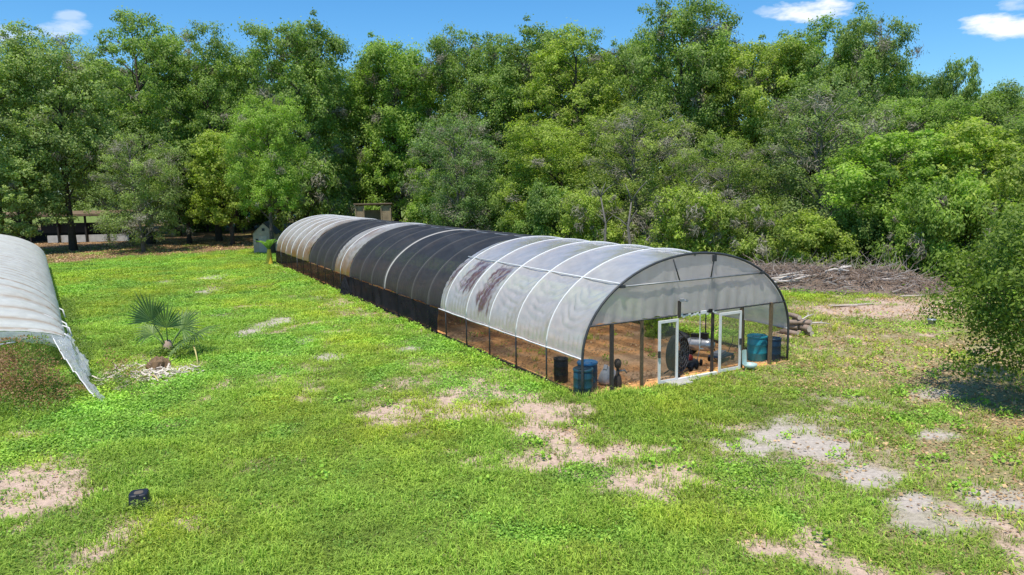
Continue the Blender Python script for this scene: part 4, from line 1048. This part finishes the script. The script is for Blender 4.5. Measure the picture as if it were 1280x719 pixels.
T('oak4', 1075, 74, 18, 58, MG, 'tall dark topped oak standing clear at the right skyline')
T('grey', 1030, 58, 92, 84, (.98,1.0,1.2), 'big grey green oak with bare twigs above the brush pile')
T('grey', 905, 59, 165, 66, (1.1,1.08,.9), 'twiggy olive tree behind the greenhouse front arch')
T('small', 1182, 82, 78, 30, DG, 'small dark tree breaking the skyline near the right cloud')
T('oak2', 1215, 84, 98, 60, MG, 'oak on the descending right skyline below the right cloud')
T('oak4', 1290, 86, 108, 66, MG, 'oak at the right end of the skyline')
T('oak1', 1135, 60, 110, 62, (1.0,1.1,.85), 'mid green oak behind the right end of the brush pile')
T('small', 1110, 51, 165, 76, LG, 'light green feathery tree just behind the brush pile')
T('small', 1215, 50, 150, 80, YG, 'yellow green bushy tree behind the grey bucket')
T('oak2', 1330, 62, 130, 90, MG, 'oak at the far right partly outside the view')
# understorey along the wood's edge
T('bush', 655, 78, 225, 42, MG, 'rounded bush in the wood edge above the black cloth')
T('bush2', 745, 62, 240, 44, YG, 'yellow green shrub left of the forked pale trunk')
T('bush2', 868, 54, 236, 52, YG, 'yellow green shrub right of the forked pale trunk')
T('bush', 690, 68, 232, 40, DG, 'dark shrub in the shade behind the roof ridge')
T('bush2', 940, 52, 252, 46, (1.1,1.08,.9), 'twiggy shrub behind the greenhouse front corner')
T('bush', 1018, 50, 268, 50, YG, 'bright yellow green shrub hanging over the brush pile')
T('bush', 1085, 50, 262, 44, DG, 'dark shrub behind the middle of the brush pile')
T('bush2', 1150, 46, 235, 48, LG, 'leafy light green bush at the right end of the brush pile')
T('bush', 1210, 44, 225, 56, LG, 'tall light bush overhanging the worn lawn edge')
T('bush2', 1268, 42, 215, 60, YG, 'yellowish bush beyond the front right tree')
T('bush', 610, 88, 218, 40, MG, 'low bush right of the lone trunk behind the shade cloth')
T('bush', 548, 96, 215, 34, LG, 'sunlit bush left of the lone trunk')
T('bush2', 410, 100, 222, 34, DG, 'shadowed bush between the shed and the wooden pen')
p_ = W(3.3, 5.9); plant('bush', p_[0], p_[1], 1.7, .62, (1.2,1.35,.7), 'small light green leafy shrub growing inside the greenhouse beyond the doorway')
# right front tree with its own shadow
plant('front', 16.5, 19.9, 5.7, 3.45, (.85,.88,.8), 'yellow tipped young tree at the right edge casting a round shadow', rz=.4)
for i, (pts, rr, lab) in enumerate([([(0,0,-.1),(.3,0,1.2),(.9,.1,2.3),(2.3,.1,3.3),(3.4,.2,4.6),(3.9,.1,6.2)], .22, 'bare pale trunk leaning right in the wood behind the greenhouse'), ([(0,0,-.1),(.1,0,1.5),(-.1,.1,3.2),(.15,.1,5.2)], .19, 'straight pale trunk left of the leaning one'), ([(0,0,-.1),(-.2,0,1.6),(-.1,.1,3.4),(-.5,.1,5.6)], .17, 'slender pale trunk farthest left of the three bare trunks')]):
    dp = [55.5, 56.5, 57.5][i]; o = thing('bare_tree', lab, 'tree', (TP([797,788,760][i], dp), dp, 0), 0)
    b = MB(); P_p = [Vector(p) for p in pts]; b.tube(P_p, [rr*(1-.75*k/(len(pts)-1)) for k in range(len(pts))], 9); b.build('trunk', M['barkgrey'], o, True)
    for k in (2, 3, len(pts)-1):
        p = P_p[k]
        for sgn in (-1, 1):
            b = MB(); e = p + Vector((sgn*random.uniform(.4,1.2), random.uniform(-.5,.3), random.uniform(.6,1.6))); b.tube([p, p.lerp(e,.5)+Vector((0,0,.12)), e], [rr*.35, rr*.22, rr*.06], 6); b.build('branch', M['barkgrey'], o, True)
# more distant trees filling in behind
for i, (px, dep, top, key) in enumerate([(40,125,72,'oak2'),(140,128,70,'oak1'),(240,130,72,'oak4'),(330,132,62,'oak2'),(430,134,84,'oak4'),(545,130,72,'oak1'),(625,128,62,'oak2'),(700,124,66,'oak4'),(770,122,60,'oak1'),(880,112,40,'oak2'),(965,108,52,'oak4'),(1045,104,46,'oak2'),(1110,102,84,'oak1'),(1165,98,104,'oak4'),(1245,104,112,'oak1'),(1310,104,118,'oak2'),(-70,100,60,'oak1'),(-60,130,70,'oak4')]):
    T(key, px, dep, top, 64 if dep > 110 else 58, (.8,.92,.9), 'oak in the rear rank of the wood, its top just showing', 'rear rank of woodland oaks')
# a grassy dark undergrowth below the wood
g = np.random.default_rng(77); n = 42000
ux = g.uniform(-24, 60, n); edge = np.interp(ux, [-24,-14,-8,0,6,12,17,23,27,32,60], [92,84,78,68,63,58,52,51,46,44,42])
uy = edge + 2 + g.exponential(7, n); hz_ = fbm(ux, uy, 2.2, 401, 3); uz = g.random(n)**.8*(.4+3.4*np.clip(hz_-.25,0,1))
V = cards(np.stack([ux, uy, uz], 1), np.tile([0,-.3,.8], (n,1)), .22+.22*g.random(n), g)
o = link('undergrowth', quad_mesh('undergrowth', V, n, M['leaf'], [('shade', np.clip(hz_+g.normal(size=n)*.15-.2,0,1))])); o.color = (.8,.95,.85,1)
tag(o, 'dark leafy undergrowth filling the floor of the wood', 'undergrowth', kind='stuff')

# ------------------------------------------------------------------ weeds inside the left tunnel's open front
g = np.random.default_rng(88); n = 30000
wx = g.normal(-15.9, 1.7, n); wy = g.normal(22.8, 1.3, n)
k = fbm(wx, wy, .55, 411, 3); env = np.exp(-(((wx+15.9)/2.6)**2 + ((wy-22.8)/2.0)**2))
wz = g.random(n)**.75*(.35+2.4*np.clip(k-.2,0,1))*env**.5*1.35
lx_ = (wx+16.89)*math.cos(AZ2)+(wy-26.82)*math.sin(AZ2); ly_ = -(wx+16.89)*math.sin(AZ2)+(wy-26.82)*math.cos(AZ2)
wz = np.where(ly_ > -.35, np.minimum(wz, .35+.3*g.random(n)), wz); wz = np.minimum(wz, .25 + .55*np.clip(-ly_, 0, 3) + .1*g.random(n))
tq = np.clip(((wx+17.35)*4.6+(wy-26.75)*-5.0)/(4.6**2+5.0**2), 0, 1); fd = np.hypot(wx+17.35-4.6*tq, wy-26.75+5.0*tq)
wz = np.where(fd < .75, wz*.25*(1-tq), wz)
keep = env > .12; wx, wy, wz, k = wx[keep], wy[keep], wz[keep], k[keep]; n = len(wx)
tone = fbm(wx, wy, .9, 421, 3) + (wz > .55)*.16
mi = (tone + g.normal(size=n)*.06 > .63).astype(int)
V = cards(np.stack([wx, wy, wz+.02], 1), np.tile([0,-.2,.7], (n,1)), np.where(mi == 0, .075, .065)*(.7+.7*g.random(n)), g, .5)
o = link('overgrown_weeds', quad_mesh('overgrown_weeds', V, n, [M['weedleaf'], M['redweed']], [('shade', np.clip(.15+.7*k+g.normal(size=n)*.22,0,1))], mi=mi))
tag(o, 'rusty and green overgrown weeds below the torn film', 'weeds', kind='stuff')
g = np.random.default_rng(89); n = 5000
wl = g.uniform(-1, 20, n); wu = .35+np.abs(g.normal(0,.28,n)); c_, s_ = math.cos(AZ2), math.sin(AZ2)
wx = -16.89 + wu*c_ - wl*s_; wy = 26.82 + wu*s_ + wl*c_; wz = g.random(n)*.55*np.clip(fbm(wx, wy, .7, 431, 2)*1.8-.4, 0.1, 1.2)
V = cards(np.stack([wx, wy, wz], 1), np.tile([0,-.2,.7], (n,1)), .06+.06*g.random(n), g, .5)
o = link('fringe_weeds', quad_mesh('fringe_weeds', V, n, M['weedleaf'], [('shade', g.random(n))]))
tag(o, 'weedy fringe along the foot of the white tunnel', 'weeds', kind='stuff')

# ------------------------------------------------------------------ fan palm and the debris at its foot
pl = thing('fan_palm', 'young fan palm with spiky fronds standing alone on the left lawn', 'palm', (-13.9, 28.6, 0), 0, None, (1.15,1.15,1.2))
def frond(base, dirv, plen, rad, spread, droop, up_, n_=18):
    d = Vector(dirv).normalized(); base = Vector(base); hub = base + d*plen
    b = MB(); b.tube([base, base.lerp(hub, .5)+Vector((0,0,.06)), hub], [.028,.022,.015], 6, 1)
    nrm = Vector(up_); nrm = (nrm - d*nrm.dot(d)).normalized(); sd_ = d.cross(nrm)
    fs = 0
    for i in range(n_):
        a_ = (i/(n_-1)-.5)*spread; v = d*math.cos(a_) + sd_*math.sin(a_); pv = -d*math.sin(a_) + sd_*math.cos(a_)
        rl = rad*(1-.30*abs(a_)/(spread/2))*random.uniform(.85,1.08); wd = rad*.030
        p0 = hub; p1 = hub + v*rl*.55 - Vector((0,0,droop*.12*rl)); p2 = hub + v*rl - Vector((0,0,droop*rl*(.35+.3*abs(a_)/spread)))
        f_ = nrm*wd*.5
        b.add([p0, p1+pv*wd+f_, p2, p1-f_*.3], [(0,1,2,3)], 0); b.add([p0, p1-f_*.3, p2, p1-pv*wd+f_], [(0,1,2,3)], 0)
    o = b.build('frond', [M['palmleaf'], M['palmleaf']], pl)
    at = o.data.attributes.new('shade', 'FLOAT', 'FACE'); at.data.foreach_set('value', np.random.default_rng(int(rad*999)+n_).random(len(o.data.polygons)).astype(np.float32))
frond((0,0,.15), (-.28,-.35,1.0), 1.2, 1.15, 2.3, .12, (.35,-.9,.3), 19)
frond((0,0,.15), (.10,-.25,1.0), .85, 1.15, 2.4, .25, (.1,-1,.3), 17)
frond((0,0,.15), (.62,-.10,.80), .95, 1.15, 3.3, .55, (-.3,-.7,.8))
frond((0,0,.15), (.95,.1,.55), 1.05, 1.10, 3.4, .7, (-.3,-.2,1))
frond((0,0,.12), (.75,-.55,.45), .9, 1.0, 3.2, .7, (-.1,-.4,1))
frond((0,0,.12), (-.75,.1,.85), .8, .9, 2.8, .9, (.5,-.5,.8))
frond((0,0,.12), (.3,.7,.85), .9, 1.1, 3.0, .4, (0,-.7,.8))
b = MB(); b.lathe([(.16,-.05),(.20,.1),(.17,.3),(.10,.5),(0,.55)], n=12); b.build('stem_base', M['twig'], pl, True)
g = np.random.default_rng(91); n = 900
px_ = g.normal(.15,.45,n); py_ = g.normal(-.3,.35,n); pz_ = g.random(n)*.45*np.exp(-(px_**2+py_**2)*1.2)
V = cards(np.stack([px_,py_,pz_],1), np.tile([0,0,1.], (n,1)), .09+.06*g.random(n), g, .6)
o = link('palm_weeds', quad_mesh('palm_weeds', V, n, M['weedleaf'], [('shade', g.random(n))])); o.location = (-13.9, 28.6, 0)
tag(o, 'leafy green weeds growing around the fan palm foot', 'weeds', kind='stuff')
# rotten stump
b = MB(); stp = thing('tree_stump', 'rotten brown palm stump lying below the fan palm', 'stump', (-13.25, 26.4, 0), .4)
n_ = 18; rings = [(.42,-.03),(.40,.12),(.33,.30),(.24,.40),(.12,.30),(0,.26)]
b.lathe(rings, n=n_); v = np.array(b.v); k = fbm(np.arctan2(v[:,1],v[:,0])*2+9, v[:,2]*4+3, .5, 441, 3); v[:,:2] *= (.7+.6*k)[:,None]; v[:,2] *= (.7+.6*k); b.v = [tuple(q) for q in v]; b.build('rotten_wood', mat('rotten_palm_wood', (.27,.17,.09), .9, var=.5, scale=6), stp)
b = MB()
for i in range(40):
    a_ = random.random()*2*PI; r_ = .3*random.random()+.1; p = Vector((r_*math.cos(a_), r_*math.sin(a_), .15)); b.tube([p, p+Vector((random.gauss(0,.1), random.gauss(0,.1), .18+.1*random.random()))], [.02,.006], 4)
b.build('fibres', M['twig'], stp)
# pale heap of frond scraps (not countable)
g = np.random.default_rng(93); b = MB()
for i in range(260):
    x0, y0 = g.normal(-12.75,.55), g.normal(25.3,.55)
    if i > 210: x0, y0 = g.normal(-14.35,.22), g.normal(25.5,.8)
    a_ = g.random()*2*PI; L_ = .15+.45*g.random(); z0_ = .03+.12*g.random()
    b.box((x0, y0, z0_), (L_, .03+.04*g.random(), .012), rot=Euler((g.normal()*.3, g.normal()*.25, a_)).to_matrix())
o = b.build('frond_scraps', mat('bleached_frond_scraps', (.80,.70,.58), .85, var=.35, scale=2)); tag(o, 'heap of bleached frond scraps below the palm stump', 'plant debris', kind='stuff')
for i, (p, q, lab) in enumerate([((-12.95,25.0,.10),(-13.0,23.9,.05),'yellow stalk pointing downhill from the left of the scrap heap'),((-12.9,25.1,.10),(-12.1,24.1,.05),'yellow stalk angled right out of the scrap heap'),((-12.7,28.2,.45),(-12.0,26.9,.10),'yellow drooping stalk at the right of the fan palm')]):
    b = MB(); p, q = Vector(p), Vector(q); o = thing('palm_stalk', lab, 'stalk', p)
    e = q-p; b.tube([(0,0,0), e*.5+Vector((0,0,.1)), e], [.035,.03,.018], 6); b.build('stalk', M['strawfrond'], o, True)

# ------------------------------------------------------------------ upturned black pot
pt = thing('plant_pot', 'black square nursery pot turned upside down on the front lawn', 'pot', (-7.93, 14.5, -.03), .35)
b = MB(); b.lathe([(.215,0),(.22,.02),(.215,.05),(.195,.06),(.185,.25),(.178,.275),(.160,.29),(.14,.285),(.06,.282),(0,.282)], n=32, sq=4.5)
v = np.array(b.v); v *= np.array([1,1,1.08]); b.v = [tuple(q) for q in v]; b.build('body', M['potblack'], pt, True)
b = MB(); b.lathe([(.09,.306),(.085,.313),(.02,.313),(0,.311)], n=20, sq=3); b.build('mud_cake', M['dirtdab'], pt, True)
b = MB()
for k in range(4):
    a_ = k*PI/2; b.box((.165*math.cos(a_), .165*math.sin(a_), .297), (.035,.06,.022), rz=a_)
b.build('drain_foot', M['potblack'], pt)
g = np.random.default_rng(95); n = 330
px_ = g.normal(.18,.22,n); py_ = g.normal(-.27,.08,n); pz_ = g.random(n)*.24*np.exp(-((px_-.12)/.35)**2)
V = cards(np.stack([px_,py_,pz_],1), np.tile([0,-.3,1.], (n,1)), .035+.03*g.random(n), g, .7)
o = link('pot_weeds', quad_mesh('pot_weeds', V, n, M['weedleaf'], [('shade', g.random(n))])); o.location = (-7.93, 14.5, 0); tag(o, 'small leafy weeds sprouting in front of the black pot', 'weeds', kind='stuff')

# ------------------------------------------------------------------ bucket, planks
bk = thing('bucket', 'grey metal bucket with wire handle on the worn right lawn', 'bucket', (18.73, 31.78, 0), .3)
b = MB(); b.lathe([(0,.01),(.13,.0),(.165,.30),(.18,.31),(.175,.33),(.16,.32),(.125,.03),(0,.03)], n=24); b.build('body', M['greyp'], bk, True)
b = MB(); b.lathe([(.168,.27),(.186,.30),(.186,.335),(.170,.337)], n=24); b.build('rim', M['silver'], bk, True)
b = MB(); b.tube([(.17*math.cos(a_), .06*math.sin(a_), .31+.22*math.sin(a_)) for a_ in np.linspace(0, PI, 13)], .008, 5); b.build('handle', M['galv'], bk, True)
for i, (c_, ln, rz_, lab) in enumerate([((17.9,37.5,.05), 2.6, .28,'long weathered plank lying on the grass before the brush pile'), ((17.2,37.1,.10), 1.5, .02,'shorter plank overlapping the left end of the long plank'), ((22.6,40.2,.05), 1.6, .15,'pale board lying at the right foot of the brush pile')]):
    b = MB(); b.box((0,0,0), (ln,.16,.045)); b.box((ln*.35,0,.03),(.05,.15,.02)); o = b.build('plank', M['plank']); o.location = c_; o.rotation_euler = (.05,.01,rz_); tag(o, lab, 'plank')

# ------------------------------------------------------------------ brush pile
g = np.random.default_rng(101)
def pile_h(x, y):
    # ridge from the tunnel's back corner to the right
    cx = np.interp(x, [12,15,19,22,25.5], [0,1,1,1,0]); ridge = np.interp(x, [12,16,19,23,26], [47.5,46.0,44.2,43.2,42.6])
    return np.clip(1.35*np.sqrt(np.clip(cx,0,1))*np.exp(-((y-ridge)/1.9)**2)*(.6+.8*fbm(x, y, 1.7, 451, 3)), 0, 3)
xs = np.linspace(11.5, 26.5, 110); ys = np.linspace(39, 50, 80); Xg, Yg = np.meshgrid(xs, ys, indexing='ij')
hh = pile_h(Xg, Yg) - .12 + .12*(fbm(Xg, Yg, .3, 461, 3)-.5)
b = MB()
def stick(p, a_, el, ln, r_, bend, k=0):
    d = Vector((math.cos(a_)*math.cos(el), math.sin(a_)*math.cos(el), math.sin(el)))
    p = Vector(p); m_ = p + d*ln*.5 + Vector((g.normal()*bend, g.normal()*bend, g.normal()*bend*.6)); b.tube([p, m_, p+d*ln+Vector((g.normal()*bend, g.normal()*bend, 0))], [r_, r_*.7, r_*.25], 4, k, cap=False)
for i in range(4200):
    x0 = g.uniform(11.8, 26.2); ridge = np.interp(x0, [12,16,19,23,26], [47.5,46.0,44.2,43.2,42.6]); y0 = ridge + g.normal(0, 1.45); h0 = float(pile_h(np.array(x0), np.array(y0)))
    if h0 < .06: continue
    z0_ = h0*(.5+.45*g.random())
    stick((x0, y0, z0_), g.normal()*.9 + (0 if g.random() < .5 else PI), g.normal()*.28, .5+1.3*g.random()**2, .012+.03*g.random()**2, .12, int(g.random() < .25))
for i in range(90):   # upright bare twigs on the crest
    x0 = g.choice([18.6, 21.0, 22.6, 16.2], p=[.3,.15,.35,.2]) + g.normal()*.7; y0 = np.interp(x0, [12,16,19,23,26], [47.5,46.0,44.2,43.2,42.6]) + g.normal()*.5
    stick((x0, y0, .8), g.random()*2*PI, .9+g.normal()*.4, .8+1.0*g.random(), .014, .16, 1)
heap = b.build('brush_heap', [M['twig'], mat('grey_twigs', (.55,.47,.41), .9, var=.4, scale=2)])
tag(heap, 'long heap of dry brown brushwood along the wood edge', 'brush pile', kind='stuff')
me = grid_mesh('heap_core', np.stack([Xg, Yg, hh*.62], -1), mat('dead_leaf_mat', (.30,.22,.17), .95, var=.5, scale=3, bump=.8, bscale=6)); o = link('heap_core', me, heap)
labs = ['bleached log with crooked tip on the left of the brush heap','long bleached pole low on the brush heap','thick bleached pole leaning above the long pole','short pale limb near the middle of the brush heap','bleached fork pointing right on the brush heap','thin pale pole crossing the bleached bundle','broken pale limb high on the brush heap','pale chunk of wood near the heap crest','short bleached stub at the left end of the bundle','pale curved limb at the right of the heap']
for i in range(10):
    x0 = [14.9,15.4,15.9,17.2,17.8,16.3,18.9,19.6,14.4,21.6][i]; y0 = [43.9,43.6,43.9,43.5,43.6,43.7,43.3,43.1,44.2,42.4][i]; z0_ = [.45,.40,.62,.62,.75,.85,1.1,1.15,.35,.65][i]
    ln = [1.6,2.6,2.3,1.4,1.5,2.2,1.3,.8,.9,1.7][i]; rr = [.09,.08,.10,.09,.07,.05,.08,.12,.08,.06][i]
    o = thing('bleached_branch', labs[i], 'branch', (x0, y0, z0_), g.normal()*.22, 'bleached branches lying on the brush heap')
    b = MB(); b.tube([(0,0,0),(ln*.4,.08,.10+.05*g.normal()),(ln,.05*g.normal(),.22+.08*g.normal())], [rr, rr*.85, rr*.4], 7); b.build('limb', M['deadwood'], o, True)
    b = MB(); b.tube([(ln*.45,.08,.1),(ln*.7,-.12,.28),(ln*.85,-.25,.30)], [rr*.5, rr*.35, rr*.12], 6); b.build('side_branch', M['deadwood'], o, True)

# ------------------------------------------------------------------ banana plant by the far corner
bn = thing('banana_plant', 'small banana plant with yellow stem at the tunnel far left corner', 'banana plant', W(-5.1, 48.6), 0)
b = MB(); b.lathe([(.30,-.02),(.28,.2),(.24,.6),(.20,1.0),(.15,1.35)], n=12); b.build('stem', M['yellow'], bn, True)
for k in range(8):
    a_ = k*.8+.3; el = .85+.4*random.random(); L_ = 1.45+.4*random.random(); b = MB(); vs = []; n_ = 8
    for i in range(n_+1):
        q = i/n_; r_ = L_*q*math.cos(el)*(1+.1*q); z_ = 1.25 + L_*math.sin(el)*(q*1.25-.62*q*q); wd = .25*math.sin(PI*min(1,q*.93+.06))**.7
        for s_ in (-1, 0, 1): vs.append((r_*math.cos(a_)-s_*wd*math.sin(a_), r_*math.sin(a_)+s_*wd*math.cos(a_), z_ + (.06 if s_ else 0)))
    b.add(vs, [(i*3+j, i*3+j+1, i*3+j+4, i*3+j+3) for i in range(n_) for j in range(2)])
    o = b.build('leaf', M['banana'], bn, True); at = o.data.attributes.new('shade','FLOAT','FACE'); at.data.foreach_set('value', np.random.default_rng(k).random(len(o.data.polygons)).astype(np.float32))

# ------------------------------------------------------------------ background buildings
# small grey shed
sh = thing('garden_shed', 'small pale grey shed with dark roof behind the tunnel far end', 'shed', (-26.4, 78.2, 0), .20, None, (.92,.92,.9))
b = MB(); w2, d2, hw, hr = 1.15, 2.6, 2.35, 3.5
b.add([(-w2,-d2,0),(w2,-d2,0),(w2,-d2,hw),(0,-d2,hr),(-w2,-d2,hw),(-w2,d2,0),(w2,d2,0),(w2,d2,hw),(0,d2,hr),(-w2,d2,hw)], [(0,1,2,3,4),(6,5,9,8,7),(5,0,4,9),(1,6,7,2)]); b.build('wall', M['shedwall'], sh)
b = MB()
for s_ in (-1, 1):
    e = Vector((s_*(w2+.25), 0, hw-.22)); k_ = Vector((0, 0, hr+.06)); b.add([(e.x,-d2-.2,e.z),(k_.x,-d2-.2,k_.z),(k_.x,d2+.2,k_.z),(e.x,d2+.2,e.z)],[(0,1,2,3)])
b.build('roof', M['shedroof'], sh)
b = MB(); b.box((-.1,-d2-.03,1.0),(.85,.05,1.95)); dr = b.build('door', mat('faded_door_paint', (.62,.48,.37), .8, var=.2), sh); b = MB(); b.box((.22,-d2-.09,1.0),(.05,.06,.12)); b.build('handle', M['black'], dr)
b = MB(); b.box((-.75,-d2-.03,1.5),(.22,.05,.4)); b.box((.0,-d2-.03,2.75),(.3,.05,.3)); b.build('vent', M['shedroof'], sh)
# dark open barn
bx_, by_ = -57.5, 97.5
bn2 = thing('barn', 'long low dark open barn with rusty roof edge behind the left oaks', 'barn', (bx_, by_, 0), .12)
b = MB(); b.add([(-18,-.8,3.85),(6.2,-.8,3.85),(6.2,5.2,4.15),(-18,5.2,4.15)],[(0,1,2,3)]); b.box((-5.9,-.85,3.72),(24.2,.08,.28)); b.build('roof', M['barnroof'], bn2)
b = MB(); b.box((-6,5.0,.7),(24,.12,1.4)); b.box((-6,5.0,3.7),(24,.12,.7)); b.box((-17.8,2.2,1.8),(.12,5.6,3.6)); b.build('wall', M['barnwall'], bn2)
b = MB(); b.box((-1.0,.0,2.0),(8.5,.10,1.3)); b.build('dark_rail_panel', M['barnwall'], bn2)
b = MB(); b.box((.8,-.1,.55),(10.6,.14,.95)); b.build('kick_wall', M['whitewall'], bn2)
for u in (-17,-13.5,-10,-6.5,-3,.5,3.2,6.0):
    b = MB(); b.box((u,-.3,1.8),(.22,.22,3.6)); b.build('post', M['barnwall'], bn2)
# wooden pen
pn = thing('wooden_pen', 'tan pallet wood pen with flat roof above the tunnel far end', 'pen', (-17.3, 92, 0), .1, None, (.82,.82,1.0))
b = MB(); b.box((0,2.0,1.9),(5.2,.1,3.8)); b.box((-2.1,-1.2,2.2),(1.2,.1,4.4)); b.box((2.0,-1.2,2.2),(1.4,.1,4.4)); b.box((.3,-1.2,1.2),(1.9,.1,2.4)); b.build('wall', M['penwood'], pn)
b = MB(); b.box((0,.4,4.55),(5.8,4.0,.14),rot=Euler((-.06,0,0)).to_matrix()); b.build('roof', M['barnroof'], pn)
for u in (-2.6,-1.4,1.2,2.6):
    b = MB(); b.box((u,-1.32,2.2),(.16,.14,4.5)); b.build('post', M['penwood'], pn)
# stacked grey crates left of the pen
for i, z_ in enumerate((.0,.62,1.24,1.86)):
    c_ = thing('crate', ['grey slatted crate lowest in the stack left of the pen','grey slatted crate second up beside the pen','grey slatted crate third up beside the pen','grey slatted crate topmost beside the pen'][i], 'crate', (-20.6+.05*i, 92, z_), .1)
    b = MB()
    for k in range(4): b.box((0,-.5,.08+k*.15),(1.3,.04,.10)); b.box((0,.5,.08+k*.15),(1.3,.04,.10)); 
    for s_ in (-1,1):
        for k in range(4): b.box((s_*.65,0,.08+k*.15),(.04,.96,.10))
    b.box((0,0,.02),(1.26,.96,.03)); b.build('slats', M['greyp'], c_)
    b = MB()
    for sx_ in (-.6,.6):
        for sy_ in (-.46,.46): b.box((sx_,sy_,.30),(.06,.03,.58))
    b.build('corner_post', M['hoop_dark'], c_)
# teal workshop far behind
tw = thing('workshop', 'teal metal workshop far behind the left trees', 'workshop', (-62, 165, 0), .05)
b = MB(); b.box((0,0,2.4),(26,8,4.8)); b.build('wall', M['teal_wall'], tw)
b = MB(); b.add([(-13.4,-4.4,4.75),(13.4,-4.4,4.75),(13.4,0,6.6),(-13.4,0,6.6)],[(0,1,2,3)]); b.add([(-13.4,0,6.6),(13.4,0,6.6),(13.4,4.4,4.75),(-13.4,4.4,4.75)],[(0,1,2,3)]); b.build('roof', M['whitewall'], tw)
for u in (-6, 2):
    b = MB(); b.box((u,-4.05,1.7),(3.2,.1,3.4)); b.build('door', M['whitewall'], tw)
# row of stones by the far lawn
g = np.random.default_rng(111); b = MB()
for i in range(120):
    b.lathe([(0,-.1),(.5,0),(.55,.35),(.3,.65),(0,.7)], (g.uniform(-72,-44), 150+g.normal()*.8, g.random()*.5), 7)
v = np.array(b.v); v += (fbm(v[:,0]*2, v[:,2]*2+v[:,1], .8, 471, 2)-.5)[:,None]*.35; b.v = [tuple(q) for q in v]
o = b.build('stone_row', M['stone']); tag(o, 'low row of rubble stones along the far lawn behind the trees', 'stones', kind='stuff')
